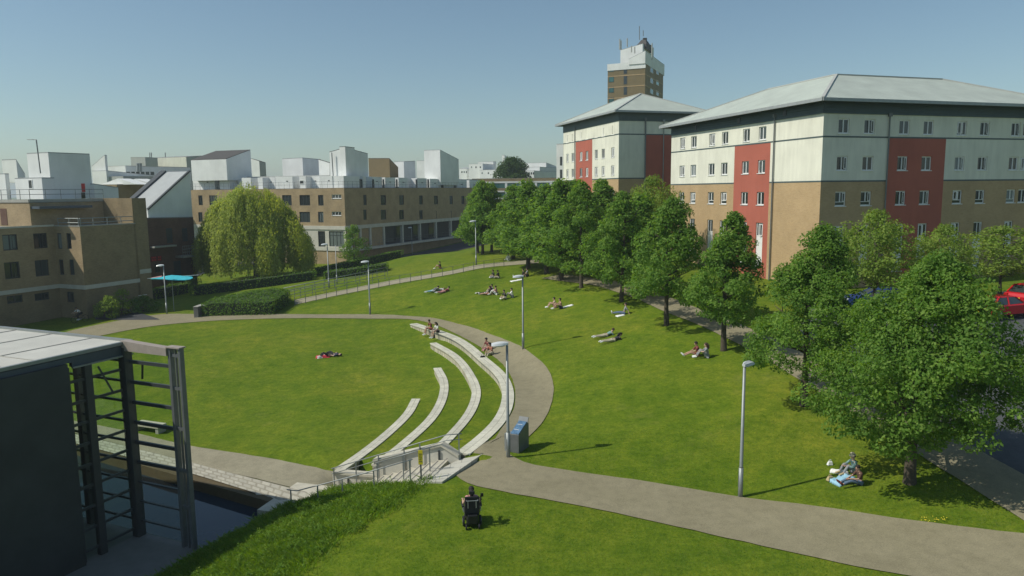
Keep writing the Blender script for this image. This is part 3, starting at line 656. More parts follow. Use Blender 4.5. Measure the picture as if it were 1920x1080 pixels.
for k, (x, y) in enumerate([(1579,309),(1627,309),(1692,309),(1737,309),(1799,309),(1842,309),(1900,309)]):
    t, _ = fr.px(x, y)
    for z in (16.3, 13.4): fr.hole(t, z, 1.05, 1.15)
    fr.hole(t, 10.6, 1.05, 1.15, 'casement' if k in (2, 3) else 'transom'); fr.hole(t, 6.5, 1.0, 3.9, 'tall')
for t in (21.3, 24.2):
    for z in (16.3, 13.4, 10.6): fr.hole(t, z, 1.05, 1.15)
r0, r1 = fl.px(1377, 300)[0], fl.px(1444, 300)[0]; pz = fl.px(1450, 350)[0]
for s0, s1, wide in ((0, r0, 0), (r1, LA, 0)):
    fl.band(s0, s1, ZL2+.06, ZW, 'render_cream'); fl.band(s0, s1, ZL1+.06, ZL2-.06, 'render_cream'); fl.band(s0, s1, GZ0, ZL1-.06, 'brick_gold')
fl.band(r0, r1, ZL2+.06, ZW, 'render_cream'); fl.band(r0, r1, GZ0, ZL2-.06, 'render_red')
R0, R1 = fr.px(1664, 309)[0], fr.px(1771, 309)[0]
for s0, s1 in ((0, R0), (R1, LB)):
    fr.band(s0, s1, ZL2+.06, ZW, 'render_cream'); fr.band(s0, s1, ZL1+.06, ZL2-.06, 'render_cream'); fr.band(s0, s1, GZ0, ZL1-.06, 'brick_gold')
fr.band(R0, R1, ZL2+.06, ZW, 'render_cream'); fr.band(R0, R1, GZ0, ZL2-.06, 'render_red')
for f_, s0, s1 in ((fl, 0, r0), (fl, r1, LA), (fr, 0, R0), (fr, R1, LB)): f_.strip(s0, s1, ZL1-.06, ZL1+.06, .015, 'slate_band', 'band_course')
fl.strip(0, LA, ZL2-.06, ZL2+.06, .018, 'slate_band', 'band_course'); fr.strip(0, LB, ZL2-.06, ZL2+.06, .018, 'slate_band', 'band_course')
for f_, s0, s1 in ((fl, 0, LA), (fr, 0, LB)):
    mb = MB()
    for k in range(5):
        z0 = ZW+(ZE-ZW)*k/5; z1 = ZW+(ZE-ZW)*(k+1)/5
        mb.hexa([f_.P(s0, z0, .10), f_.P(s1, z0, .10), f_.P(s1, z0, -.05), f_.P(s0, z0, -.05)], [f_.P(s0, z1, .04), f_.P(s1, z1, .04), f_.P(s1, z1, -.05), f_.P(s0, z1, -.05)])
    mb.build('louvre_band', 'slate_band', hallA)
fl.pipe(pz, 3, ZW+.3); fr.pipe(R0-.12, 3, ZW-.1)
fl.windows(); fr.windows()
def hall_roof(root, C, a, b, Lpoly, faces, ze, zr, mats):
    """Lpoly: named points (s along b, t along a, z)"""
    w = lambda p: (*W2(C, (b, p[0]), (a, p[1])), p[2])
    for k, f in faces:
        q = MB().quad(*[w(Lpoly[i]) for i in f]); a_, b_, c_ = (Vector(x) for x in q.v[:3])
        if (b_-a_).cross(c_-a_).z < 0: q.f = [tuple(reversed(q.f[0]))]
        q.build('roof_slope', mats[k], root, fix=False)
    return w
o = .95; z0 = ZE-.05; z1 = 21.45; D = 14
Q = dict(E0=(-o, -o, z0), E1=(LB+o, -o, z0), E2=(LB+o, D+o, z0), E3=(D+o, D+o, z0), E4=(D+o, LA+o, z0), E5=(-o, LA+o, z0), R0=(7, 7, z1), R1=(LB-7, 7, z1), R2=(7, LA-7, z1))
w = hall_roof(hallA, CA, AD, BD, Q, [(1, ('E0','E1','R1','R0')), (0, ('E1','E2','R1')), (1, ('E2','E3','R0','R1')), (0, ('E3','E4','R2','R0')), (1, ('E4','E5','R2')), (0, ('E5','E0','R0','R2'))], z0, z1, ('roof_a', 'roof_b'))
def eaves(root, w, ring, z0, inset, zs):
    mb = MB(); mg = MB()
    for i in range(len(ring)):
        p, q = ring[i], ring[(i+1) % len(ring)]; p2, q2 = inset[i], inset[(i+1) % len(ring)]
        mb.quad(w((*p, zs)), w((*q, zs)), w((*q2, zs)), w((*p2, zs)))
        a, b = Vector(w((*p, z0))), Vector(w((*q, z0))); mg.bar(a-Vector((0, 0, .1)), b-Vector((0, 0, .1)), .16, .24)
    mb.build('soffit', 'slate_band', root); mg.build('gutter', 'gutter', root)
eaves(hallA, w, [Q[k][:2] for k in ('E0','E1','E2','E3','E4','E5')], z0, [(0, 0), (LB, 0), (LB, D), (D, D), (D, LA), (0, LA)], ZE-.2)
mb = MB()
for p, q in (('E0','R0'), ('R0','R1'), ('R0','R2'), ('R1','E1'), ('R2','E5'), ('R2', 'E4')):
    mb.bar(Vector(w(Q[p]))+Vector((0, 0, .03)), Vector(w(Q[q]))+Vector((0, 0, .03)), .22, .1)
mb.build('ridge_cap', 'clad_grey', hallA)
mb = MB()  # far walls so that the hall is closed
for p, q in (((LB, 0), (LB, D)), ((LB, D), (D, D)), ((D, D), (D, LA)), ((D, LA), (0, LA))): mb.quad(w((*p, 2)), w((*q, 2)), w((*q, ZE-.1)), w((*p, ZE-.1)))
mb.build('rear_wall', 'brick_gold', hallA)
for t in (5.0, 12.5, 19):
    mb = MB(); mb.hexa([fl.P(t-.2, ZW+.25, .13), fl.P(t+.2, ZW+.25, .13), fl.P(t+.2, ZW+.25, .05), fl.P(t-.2, ZW+.25, .05)], [fl.P(t-.2, ZW+.7, .13), fl.P(t+.2, ZW+.7, .13), fl.P(t+.2, ZW+.7, .05), fl.P(t-.2, ZW+.7, .05)])
    mb.build('vent', 'frame_dark', hallA)

CB = np.array(atY(1160, 300, 94)[:2]); LA2, LB2 = 19.4, 12.2
hallB = thing('residence_hall', 'smaller farther hall with cream and red render, left of the large hall', 'building', (*CB, 4))
zl1, zl2 = 12.95, 18.5; zw = 20.15; ze = 21.35
fl = Face(hallB, W2(CB, (AD, LA2)), -AD, LA2); fr = Face(hallB, CB, BD, LB2)
for k, (x, y) in enumerate([(1064,292),(1074,292),(1089.5,292),(1100.5,292),(1118,290),(1131,289),(1149,287)]):
    t, _ = fl.px(x, y)
    for z in (19.2, 16.3, 13.55+.45, 10.9): fl.hole(t, z, .95, 1.25)
r0, r1 = fl.px(1079.5, 290)[0], fl.px(1110.5, 290)[0]
for s0, s1 in ((0, r0), (r1, LA2)):
    fl.band(s0, s1, zl2+.07, zw, 'render_cream'); fl.band(s0, s1, zl1+.07, zl2-.07, 'render_cream'); fl.band(s0, s1, 2.5, zl1-.07, 'brick_gold'); fl.strip(s0, s1, zl1-.07, zl1+.07, .015, 'slate_band', 'band_course')
fl.band(r0, r1, zl2+.07, zw, 'render_cream'); fl.band(r0, r1, 2.5, zl2-.07, 'render_red')
fl.strip(0, LA2, zl2-.07, zl2+.07, .018, 'slate_band', 'band_course')
R0 = fr.px(1209, 290)[0]
fr.band(0, R0, zl2+.07, zw, 'render_cream'); fr.band(R0, LB2, zl2+.07, zw, 'render_cream'); fr.band(0, R0, zl1+.07, zl2-.07, 'render_cream'); fr.band(0, R0, 2.5, zl1-.07, 'brick_gold'); fr.band(R0, LB2, 2.5, zl2-.07, 'render_red')
fr.strip(0, R0, zl1-.07, zl1+.07, .015, 'slate_band', 'band_course'); fr.strip(0, LB2, zl2-.07, zl2+.07, .018, 'slate_band', 'band_course')
fr.pipe(R0, 4, zw+.2, .09); fr.pipe(fr.px(1243, 290)[0], 4, zw, .06, mat='galv'); fl.pipe(r0-.1, 4, zw+.2)
for f_, s1 in ((fl, LA2), (fr, LB2)): f_.strip(0, s1, zw, ze, .06, 'slate_band', 'louvre_band')
fl.windows()
D = LB2; z0 = ze; z1 = 24.4; h = D/2
Q = dict(E0=(-o, -o, z0), E1=(D+o, -o, z0), E2=(D+o, LA2+o, z0), E3=(-o, LA2+o, z0), R0=(h, h, z1), R1=(h, LA2-h, z1))
w = hall_roof(hallB, CB, AD, BD, Q, [(1, ('E0','E1','R0')), (0, ('E1','E2','R1','R0')), (1, ('E2','E3','R1')), (0, ('E3','E0','R0','R1'))], z0, z1, ('roof_a', 'roof_b'))
eaves(hallB, w, [Q[k][:2] for k in ('E0','E1','E2','E3')], z0, [(0, 0), (D, 0), (D, LA2), (0, LA2)], ze-.15)
mb = MB()
for p, q in (('E0','R0'), ('R0','R1'), ('R0','E1'), ('R1','E3')): mb.bar(Vector(w(Q[p]))+Vector((0, 0, .03)), Vector(w(Q[q]))+Vector((0, 0, .03)), .22, .1)
mb.build('ridge_cap', 'clad_grey', hallB)
mb = MB(); mb.quad(w((D, 0, 2)), w((D, LA2, 2)), w((D, LA2, ze)), w((D, 0, ze))); mb.quad(w((D, LA2, 2)), w((0, LA2, 2)), w((0, LA2, ze)), w((D, LA2, ze))); mb.build('rear_wall', 'brick_gold', hallB)

# ---------------------------------------------------------------- generic campus block
def column_t(C, d, px, py=360):
    """distance from C along d to the image column px"""
    r = ray(px, py); k = r[0]/r[1]; return (k*C[1]-C[0])/(d[0]-k*d[1])
def block(root, pxc, Y, pxl, pxr, ytop, zbot, mat, mat2=None, ytl=None, ytr=None, roof='roof_pale', cap=None, name='block', lmin=None, rmin=None):
    """a box on the campus grid whose near corner stands at column pxc; ytop / ytl / ytr: rooflines (px) at the corner, the left end and the right end"""
    C = np.array(atY(pxc, ytop, Y)[:2]); tl = column_t(C, VD, pxl) if lmin is None else lmin; tr = column_t(C, UD, pxr) if rmin is None else rmin
    A = W2(C, (VD, tl)); B = W2(C, (UD, tr)); E = W2(A, (UD, tr))
    zc = atY(pxc, ytop, Y)[2]; za = atY(pxl, ytl, A[1])[2] if ytl else zc; zb = atY(pxr, ytr, B[1])[2] if ytr else zc; ze = za+zb-zc
    mb = MB(); mb.quad((*A, zbot), (*C, zbot), (*C, zc), (*A, za)); mb.quad((*B, zbot), (*E, zbot), (*E, ze), (*B, zb)) ; mb.quad((*E, zbot), (*A, zbot), (*A, za), (*E, ze)); 
    m2 = MB(); m2.quad((*C, zbot), (*B, zbot), (*B, zb), (*C, zc))
    if mat2 and mat2 != mat:
        w1 = mb.build('wall', mat, root, fix=False); m2.build('wall', mat2, root, fix=False)
    else:
        mb.quad(*m2.v); w1 = mb.build('wall' if name == 'block' else name, mat, root, fix=False)
    m3 = MB(); k = .06
    m3.hexa([(*C, zc-.05), (*B, zb-.05), (*E, ze-.05), (*A, za-.05)], [(*C, zc+k), (*B, zb+k), (*E, ze+k), (*A, za+k)])
    m3.build('roof' if name == 'block' else 'roof', roof, root)
    return dict(C=C, A=A, B=B, E=E, zc=zc, za=za, zb=zb, ze=ze, L=Face(root, A, -VD, tl), R=Face(root, C, UD, tr))
def overlay(face, px0, py0, px1, py1, mat, name='window', out=.012, frame=None, bars=0):
    """a framed pane set on a far wall, given by its pixel rectangle"""
    (a, z1), (b, z0) = face.px(px0, py0), face.px(px1, py1)
    w, h = b-a, z1-z0
    mb = MB(); mb.m = 0
    if frame:
        f = .07
        for (u0, u1, v0, v1) in ((a, b, z0, z0+f), (a, b, z1-f, z1), (a, a+f, z0+f, z1-f), (b-f, b, z0+f, z1-f), *[(a+w*k/(bars+1)-f/2, a+w*k/(bars+1)+f/2, z0+f, z1-f) for k in range(1, bars+1)]):
            mb.hexa([face.P(u0, v0, .05), face.P(u1, v0, .05), face.P(u1, v0, -.02), face.P(u0, v0, -.02)], [face.P(u0, v1, .05), face.P(u1, v1, .05), face.P(u1, v1, -.02), face.P(u0, v1, -.02)])
        fr_ = mb.build(name, frame, face.root)
        mp = MB(); mp.quad(face.P(a, z0, out), face.P(b, z0, out), face.P(b, z1, out), face.P(a, z1, out)); pn = mp.build('pane', mat, face.root, fix=False)
        pn.parent = fr_; return fr_
    mb.hexa([face.P(a, z0, out+.02), face.P(b, z0, out+.02), face.P(b, z0, -.02), face.P(a, z0, -.02)], [face.P(a, z1, out+.02), face.P(b, z1, out+.02), face.P(b, z1, -.02), face.P(a, z1, -.02)])
    return mb.build(name, mat, face.root)
def roofrail(root, face, s0, s1, z, h=1.0, posts=12, out=-.25, mat='pipe', name='railing', r=.03):
    mb = MB()
    for hh in (h, h*.55): mb.bar(face.P(s0, z+hh, out), face.P(s1, z+hh, out), r, r)
    for k in range(posts+1): t = s0+(s1-s0)*k/posts; mb.bar(face.P(t, z, out), face.P(t, z+h, out), r, r)
    return mb.build(name, mat, root)

# ---------------------------------------------------------------- middle brick building (behind the willow)
MC = np.array(atY(645, 352, 120)[:2]); MLv = column_t(MC, VD, 357); MLu = 56.0
mid = thing('brick_building', 'long buff brick building behind the willow with a white rooftop storey and an arcade', 'building', (*MC, .5))
fv = Face(mid, W2(MC, (VD, MLv)), -VD, MLv); fu = Face(mid, MC, UD, MLu)
zt = atY(645, 352, 120)[2]; zb1 = atY(645, 424, 120)[2]; zb0 = atY(645, 431, 120)[2]; zc1 = atY(645, 464, 120)[2]; zc0 = atY(645, 471, 120)[2]
for x, kind, wd in ((376, 'casement', 1.0), (400, 'wide', 1.9), (440, 'casement', 1.1), (470, 'wide', 1.9), (505, 'casement', 1.1), (538, 'wide', 2.0), (571.5, 'wide', 2.2), (601.5, 'casement', 1.1)):
    for y in (375.5, 407): fv.holepx(x, y, wd, 1.75, kind, frame='frame_dark')
for y in (368.5, 400.5): fv.holepx(631, y, 1.9, .65, 'wide', frame='upvc')
for x, wd in ((684.5, .9), (719, 1.6), (753, 1.5), (789.5, 1.25), (817.5, 1.5), (846, 1.3), (868, 1.3), (885, 1.2)):
    for y in (375, 402.5): fu.holepx(x, y, wd*1.05, 1.75, 'casement', frame='frame_dark')
fv.band(0, MLv, zb1, zt, 'brick_buff'); fu.band(0, MLu, zb1, zt, 'brick_buff')
# ground storey
for a, b in ((560, 592), (595.5, 611), (616, 646)):
    (sa, z1), (sb, z0) = fv.px(a, 433), fv.px(b, 463); fv.hole((sa+sb)/2, (z0+z1)/2, sb-sa-.1, z1-z0-.05, 'shop', frame='frame_dark')
for k in range(7):
    s0 = fv.px(560, 440)[0]-3.2*(k+1); fv.hole(s0+1.3, (zc1+zb0)/2, 2.5, zb0-zc1-.2, 'shop', frame='frame_dark')
fv.band(0, MLv, zc1, zb0, 'band_white', 'ground_floor_wall'); fv.band(0, MLv, -2, zc0, 'brick_buff', 'plinth')
fv.windows(); fu.windows()
for f_, s1 in ((fv, MLv), (fu, MLu)):
    f_.strip(0, s1, zb0, zb1, .12, 'band_white', 'floor_band')
fv.strip(0, MLv, zc0, zc1, .12, 'band_white', 'floor_band'); fu.strip(0, MLu, zc0-.1, zc1-.35, .9, 'band_white', 'floor_band')
fu.strip(0, MLu, -2, zc0-.1, -.02, 'brick_brown', 'plinth')
# arcade: brick bays nearest the corner, dark glazed recesses further on
cx = [658, 676, 694.5, 720, 755, 788, 818, 846, 868, 888]
for x in cx:
    t = fu.px(x, 440)[0]; mb = MB(); mb.hexa([fu.P(t-.22, zc1-.35, .1), fu.P(t+.22, zc1-.35, .1), fu.P(t+.22, zc1-.35, -.4), fu.P(t-.22, zc1-.35, -.4)], [fu.P(t-.22, zb0, .1), fu.P(t+.22, zb0, .1), fu.P(t+.22, zb0, -.4), fu.P(t-.22, zb0, -.4)])
    mb.build('column', 'band_white', mid)
t1 = fu.px(720, 440)[0]; mb = MB(); mb.quad(fu.P(0, zc1-.4, -.15), fu.P(t1, zc1-.4, -.15), fu.P(t1, zb0, -.15), fu.P(0, zb0, -.15)); mb.build('bay_infill', 'brick_buff', mid)
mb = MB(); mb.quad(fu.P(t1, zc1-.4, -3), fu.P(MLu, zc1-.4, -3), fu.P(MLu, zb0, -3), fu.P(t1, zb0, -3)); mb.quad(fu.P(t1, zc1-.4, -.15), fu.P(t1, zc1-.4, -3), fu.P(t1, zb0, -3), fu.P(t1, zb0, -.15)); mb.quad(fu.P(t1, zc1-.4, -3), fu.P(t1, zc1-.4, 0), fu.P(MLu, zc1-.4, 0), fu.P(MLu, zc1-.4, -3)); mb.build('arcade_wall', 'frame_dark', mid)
mb = MB()
for x in (735, 770, 803, 832):
    t = fu.px(x, 440)[0]; mb.quad(fu.P(t-1.2, zc1-.3, -2.95), fu.P(t+1.2, zc1-.3, -2.95), fu.P(t+1.2, zb0-.4, -2.95), fu.P(t-1.2, zb0-.4, -2.95))
mb.build('shopfront', 'glass', mid)
t = fu.px(731.5, 440)[0]
for k in range(4):
    z = fu.px(731.5, 431+5.2*k)[1]; mb = MB(); mb.hexa([fu.P(t-.14+.05*(k % 2), z-.16, -2.8), fu.P(t+.16, z-.16, -2.8), fu.P(t+.16, z-.16, -2.86), fu.P(t-.14+.05*(k % 2), z-.16, -2.86)], [fu.P(t-.14, z+.14, -2.8), fu.P(t+.12, z+.14, -2.8), fu.P(t+.12, z+.14, -2.86), fu.P(t-.14, z+.14, -2.86)])
    mb.build('sign_character', 'white_paint', mid)
roofrail(mid, fu, 0, MLu, zc1-.3, 1.0, 40, .8, 'pipe', 'terrace_railing')
mb = MB(); A_ = W2(MC, (VD, MLv)); B_ = W2(MC, (UD, MLu)); E_ = W2(A_, (UD, MLu)); mb.hexa([(*MC, zt-.1), (*B_, zt-.1), (*E_, zt-.1), (*A_, zt-.1)], [(*MC, zt), (*B_, zt), (*E_, zt), (*A_, zt)]); mb.build('flat_roof', 'roof_grey', mid)
mb = MB(); mb.quad((*B_, -2), (*E_, -2), (*E_, zt-.1), (*B_, zt-.1)); mb.quad((*E_, -2), (*A_, -2), (*A_, zt-.1), (*E_, zt-.1)); mb.build('rear_wall', 'brick_buff', mid)
roofrail(mid, fv, 0, MLv, zt, 1.05, 30, -.15); roofrail(mid, fu, 0, MLu, zt, 1.05, 44, -.15)
gs = [(MC+fu.n*a_+UD*t_) for a_, t_ in ()]
# white rooftop storey: boxes in and out behind the railing
def roofbox(root, face, x0, x1, ytop, z0, back, mat='clad_white', dep=4.5, roofm='roof_grey'):
    f2 = Face(root, W2(face.O, (face.n, -back)), face.d, face.L); (a, z1), (b, _) = f2.px(x0, ytop), f2.px(x1, ytop)
    mb = MB(); mb.hexa([f2.P(a, z0), f2.P(b, z0), f2.P(b, z0, -dep), f2.P(a, z0, -dep)], [f2.P(a, z1), f2.P(b, z1), f2.P(b, z1, -dep), f2.P(a, z1, -dep)]); mb.build('rooftop_room', mat, root); return f2, z1
for x0, x1, y, bk in ((361, 402, 333.5, 1.2), (411, 430, 334, 1.0), (430, 452, 335, 2.6), (453, 470, 333.5, 1.0), (483, 492, 333, 1.2), (492, 515, 333, 2.8), (516, 548, 331.5, 1.0), (561, 573, 331, 1.2), (573, 599, 331, 2.7), (600, 623, 330.5, 1.1), (630, 644, 330, 1.1)):
    f2, z1 = roofbox(mid, fv, x0, x1, y, zt, bk)
    if x1-x0 > 20: overlay(f2, x0+(x1-x0)*.65, y+7.5, x0+(x1-x0)*.65+3, y+9, 'frame_dark', 'vent')
    if x0 in (561,): overlay(f2, x0+1, y+7, x1-3, y+14, 'glass', 'window', frame='upvc')
for x0, x1, y, bk in ((361, 644, 334, 4.6),): roofbox(mid, fv, x0, x1, y, zt, bk, 'clad_grey', 5)
for x in (405.5, 476, 551, 555, 625, 629):
    f2 = Face(mid, W2(fv.O, (fv.n, -4.5)), fv.d, fv.L); overlay(f2, x-2, 338, x+2.5, 352, 'glass', 'roof_door', frame='frame_dark')
for x0, x1, y, bk in ((644, 672, 330, .9), (680, 686, 330, .9), (686, 697, 331, 2.2), (697, 716, 331.5, 1.0), (722, 741, 332.5, 1.0), (747, 764, 333, .9), (764, 780, 334, 2.4), (782, 800, 334, 1.0), (806, 826, 335, .9), (832, 850, 336, .9), (856, 875, 337, 1.0), (880, 900, 338, 1)):
    f2, z1 = roofbox(mid, fu, x0, x1, y, zt, bk)
    if x1-x0 > 15: overlay(f2, x0+8, y+8, x0+11, y+9.5, 'frame_dark', 'vent')
roofbox(mid, fu, 646, 900, 331, zt, 4.6, 'clad_grey', 6)
for x in (675, 678, 700, 719, 744, 781, 803, 829, 853):
    f2 = Face(mid, W2(fu.O, (fu.n, -.85)), fu.d, fu.L); overlay(f2, x-1.8, 336, x+1.4, 352, 'glass', 'roof_door', frame='frame_dark')
# taller white stair blocks with sloping or stepped tops
t_ = block(mid, 647, 125, 621, 692, 277, zt, 'clad_white', ytl=285, ytr=288, roof='roof_dark')
t2 = block(mid, 647, 124.9, 640, 668, 275, zt+2, 'clad_white', ytr=277, roof='roof_dark', name='stair_tower')
block(mid, 424, 130, 362, 474, 298, zt+1.6, 'clad_white', ytl=300, ytr=281, roof='roof_dark')
block(mid, 825, 150, 797, 861, 281, zt+.5, 'clad_white', ytl=282, ytr=299, roof='slab_grey')
block(mid, 567, 140, 532, 604, 296, zt+.5, 'clad_white', ytl=298, ytr=299, roof='slab_grey')
block(mid, 617, 128, 600, 624, 305, zt+.5, 'clad_white', ytl=299, ytr=306, roof='roof_dark')
mb = MB(); p = atY(622, 286, 119.6+6); mb.tube([(p[0], p[1], p[2]), (p[0]+.1, p[1], zt+1)], .09, 6); mb.build('flue', 'pipe', mid)
mb = MB(); q = block(mid, 757, 165, 741, 780, 303, zt, 'clad_white', ytr=302, roof='slab_grey')

# ---------------------------------------------------------------- left brick building
LC = np.array(atY(149.5, 425, 74)[:2]); 
left = thing('brick_building', 'stepped brown brick building at the left edge with a white rooftop block and roof terraces', 'building', (*LC, -1.5))
zt8 = atY(149.5, 425, 74)[2]; zband1 = atY(149.5, 535.5, 74)[2]; zband0 = atY(149.5, 543, 74)[2]
jl = column_t(LC, VD, 103, 450); Lu = column_t(LC, UD, 256, 450)
J = W2(LC, (VD, jl)); L1 = 26.0
fj = Face(left, J, -VD, jl); f2 = Face(left, LC, UD, Lu); f1 = Face(left, W2(J, (UD, -L1)), UD, L1)
for x, y, w_, h_ in ((19, 454.5, 1.15, 1.4), (76, 451.5, 1.15, 1.4), (23, 507, 1.2, 1.5), (79, 502.5, 1.15, 1.5)): f1.holepx(x, y, w_*1.22, h_*1.1, 'casement', frame='frame_dark')
for x, y in ((111.5, 452), (129, 452), (115, 501), (134.5, 501)): fj.holepx(x, y, .72, 1.6, 'single', frame='frame_dark')
for x, y in ((28, 561), (79, 556)): f1.holepx(x, y, 1.5, .75, 'casement', frame='frame_dark')
fj.holepx(132, 557, 1.1, 1.1, 'casement', frame='frame_dark')
for f_, l_, m_ in ((f1, L1, 'brick_buff'), (fj, jl, 'brick_buff'), (f2, Lu, 'brick_brown')):
    f_.band(0, l_, zband1, zt8, m_); f_.band(0, l_, -4, zband0, 'brick_brown', 'ground_floor_wall'); f_.strip(0, l_, zband0, zband1, .07, 'band_white', 'floor_band')  # ground floor in browner brick: its shade is put into the colour
    f_.windows()
f1.strip(0, L1, zt8, zt8+.18, .06, 'band_white', 'coping')
for f_, l_ in ((fj, jl), (f2, Lu)): f_.strip(0, l_, zt8, zt8+.1, .04, 'concrete', 'coping')
mb = MB(); A_ = W2(J, (UD, -L1)); P4 = [W2(A_, (VD, 14)), A_, J, LC, W2(LC, (UD, Lu)), W2(LC, (UD, Lu), (VD, 14+jl))]; mb.v = [(*p, zt8+.02) for p in P4]; mb.f = [tuple(range(6))]; mb.mi = [0]; mb.build('roof_terrace', 'roof_grey', left)
# a lower wing and a taller end, dark brick, right of the terrace
z11 = atY(200, 372, 80)[2]
E1 = W2(LC, (UD, column_t(LC, UD, 246))); f3 = Face(left, W2(E1, (UD, 0)), UD, column_t(E1, UD, 272))
f3.holepx(266, 537, 1.0, 1.9, 'door', frame='upvc'); f3.band(0, f3.L, -4, z11, 'brick_brown'); f3.windows(); f3.strip(.3, f3.L, zband0+.9, zband1+.95, .05, 'band_white', 'floor_band')
mb = MB(); a, b = E1, W2(E1, (UD, f3.L)); mb.hexa([(*W2(a, (VD, .02)), zt8), (*W2(b, (VD, .02)), zt8), (*W2(b, (VD, 9)), zt8), (*W2(a, (VD, 9)), zt8)], [(*W2(a, (VD, .02)), z11-.01), (*W2(b, (VD, .02)), z11-.01), (*W2(b, (VD, 9)), z11-.01), (*W2(a, (VD, 9)), z11-.01)])
mb.quad((*b, -4), (*W2(b, (VD, 12)), -4), (*W2(b, (VD, 12)), zt8), (*b, zt8)); mb.build('stair_tower', 'brick_brown', left)
# upper storey set back
S1 = W2(LC, (VD, jl+.6)); uc = -column_t(S1, UD, 53); fu2 = Face(left, W2(S1, (UD, -uc)), UD, uc+Lu); fv2 = Face(left, W2(S1, (UD, -uc), (VD, 6)), -VD, 6.0)
t0 = fu2.px(159, 400)[0]
fu2.holepx(224, 400, 1.5, 2.0, 'casement', frame='frame_dark'); fu2.holepx(155, 404, 1.0, 2.1, 'door', frame='frame_dark')
fu2.band(0, fu2.L, zt8, z11-.3, 'brick_buff'); fv2.band(0, fv2.L, zt8, z11-.3, 'brick_buff'); fu2.windows()
fu2.strip(0, fu2.L, z11-.3, z11, .08, 'concrete', 'coping'); fv2.strip(0, fv2.L, z11-.3, z11, .08, 'concrete', 'coping')
overlay(fv2, 0, 391, 15, 422, 'brick_red', 'roof_door')
mb = MB(); Z = [W2(fv2.O), W2(fu2.O), W2(fu2.O, (UD, fu2.L)), W2(fv2.O, (UD, fu2.L))]; mb.hexa([(*p, z11-.35) for p in (Z[1], Z[2], Z[3], Z[0])], [(*p, z11-.02) for p in (Z[1], Z[2], Z[3], Z[0])]); mb.build('upper_roof', 'roof_grey', left)
# canopy over the recess
(ca, cz), (cb, _) = fu2.px(58, 389), fu2.px(158, 387); mb = MB(); mb.hexa([fu2.P(ca, cz-.15, 1.3), fu2.P(cb, cz-.15, 1.3), fu2.P(cb, cz-.15, 0), fu2.P(ca, cz-.15, 0)], [fu2.P(ca, cz+.1, 1.3), fu2.P(cb, cz+.1, 1.3), fu2.P(cb, cz+.1, 0), fu2.P(ca, cz+.1, 0)]); mb.build('canopy', 'fascia_blue', left)
# terrace railing
def tube_rail(root, pts, hs, step, r, mat, name='railing', base=0):
    mb = MB()
    for hh in hs: mb.tube([(p[0], p[1], p[2]+hh) for p in pts], r, 6)
    for i in range(len(pts)-1):
        a, b = Vector(pts[i]), Vector(pts[i+1]); n = max(1, round((b-a).length/step))
        for k in range(n+1): q = a.lerp(b, k/n); mb.tube([q, q+Vector((0, 0, max(hs)))], r*.9, 6)
    return mb.build(name, mat, root)
tube_rail(left, [f2.P(-.0, zt8+.1, -.15), f2.P(Lu, zt8+.1, -.15)], (.28, .72), 1.6, .045, 'galv'); tube_rail(left, [fj.P(jl*.15, zt8+.1, -.1), fj.P(jl, zt8+.1, -.1)], (.28, .72), 1.8, .045, 'galv')
tube_rail(left, [fv2.P(0, z11, -.1), fv2.P(6, z11, -.1), fu2.P(fu2.L, z11, -.1)], (.5, 1.0), 1.5, .03, 'pipe')
# white rooftop blocks
b1 = block(left, 90, 81, 57, 174, 286, z11, 'clad_white', ytr=289, roof='slab_grey')
b2 = block(left, 78, 80, 30, 104, 333.5, z11, 'clad_white', roof='slab_grey'); b5 = block(left, 176, 85, 150, 222, 345, z11, 'clad_white', roof='slab_grey', ytr=352)
b3 = block(left, 9, 82, -30, 20, 326, z11, 'clad_white', roof='slab_grey')
b4 = block(left, 30, 91, 9, 50, 299, z11+2, 'clad_white', ytr=326, ytl=300, roof='slab_grey')
overlay(b2['L'], 53, 337, 62, 354, 'glass', 'window', frame='upvc')
overlay(b1['R'], 152, 344, 160, 360, 'sign_red', 'red_door')
overlay(b1['R'], 152, 361, 160, 372, 'glass', 'low_window')
mb = MB(); p = atY(68, 262, 80.4); q = atY(76, 325, 80.4)
mb.tube([(q[0], q[1], q[2]), (p[0], p[1], p[2])], .06, 6); mb.tube([(p[0]-1.0, p[1], p[2]+.03), (p[0]+.05, p[1], p[2])], .035, 6)
for k in (.55, .7): mb.tube([(p[0]-.5*k, p[1]-.15, p[2]+.02), (p[0]-.5*k, p[1]+.15, p[2]+.02)], .02, 5)
mb.build('aerial', 'pipe', left)

# slanted grey roof block beside it, on a dark brick base
slant = thing('brick_building', 'dark brick building with steep slanted grey roof and white gable, left of the willow', 'building', (*atY(277, 394, 92)[:2], -1))
sb = block(slant, 277, 92, 225, 358, 394, atY(277, 411, 92)[2], 'clad_white', ytr=322, roof='slab_grey')
mb = MB(); mb.bar((*sb['C'], sb['zc']+.12), (*sb['B'], sb['zb']+.12), .3, .2); mb.bar((*sb['A'], sb['za']+.12), (*sb['E'], sb['ze']+.12), .9, .35); mb.build('verge', 'frame_dark', slant)
s2 = block(slant, 274, 91, 240, 359, 409, -3, 'brick_red', ytr=407.5, roof='roof_grey', name='brick_base')
f_ = s2['R']
overlay(f_, 311, 428, 324, 455, 'frame_dark', 'door'); overlay(f_, 341, 428, 352, 452, 'frame_dark', 'door'); overlay(f_, 290, 495, 301, 510, 'glass', 'window', frame='frame_dark'); overlay(f_, 325, 490, 340, 515, 'frame_dark', 'door')
(a, z1), (b, z0) = f_.px(281, 457), f_.px(323, 460); f_.strip(a, b, z0-.1, z0+.1, .8, 'concrete', 'canopy')
(a, z1), (b, z0) = f_.px(329, 478), f_.px(353, 479); f_.strip(a, b, z0-.12, z0+.12, 1.4, 'concrete', 'balcony')
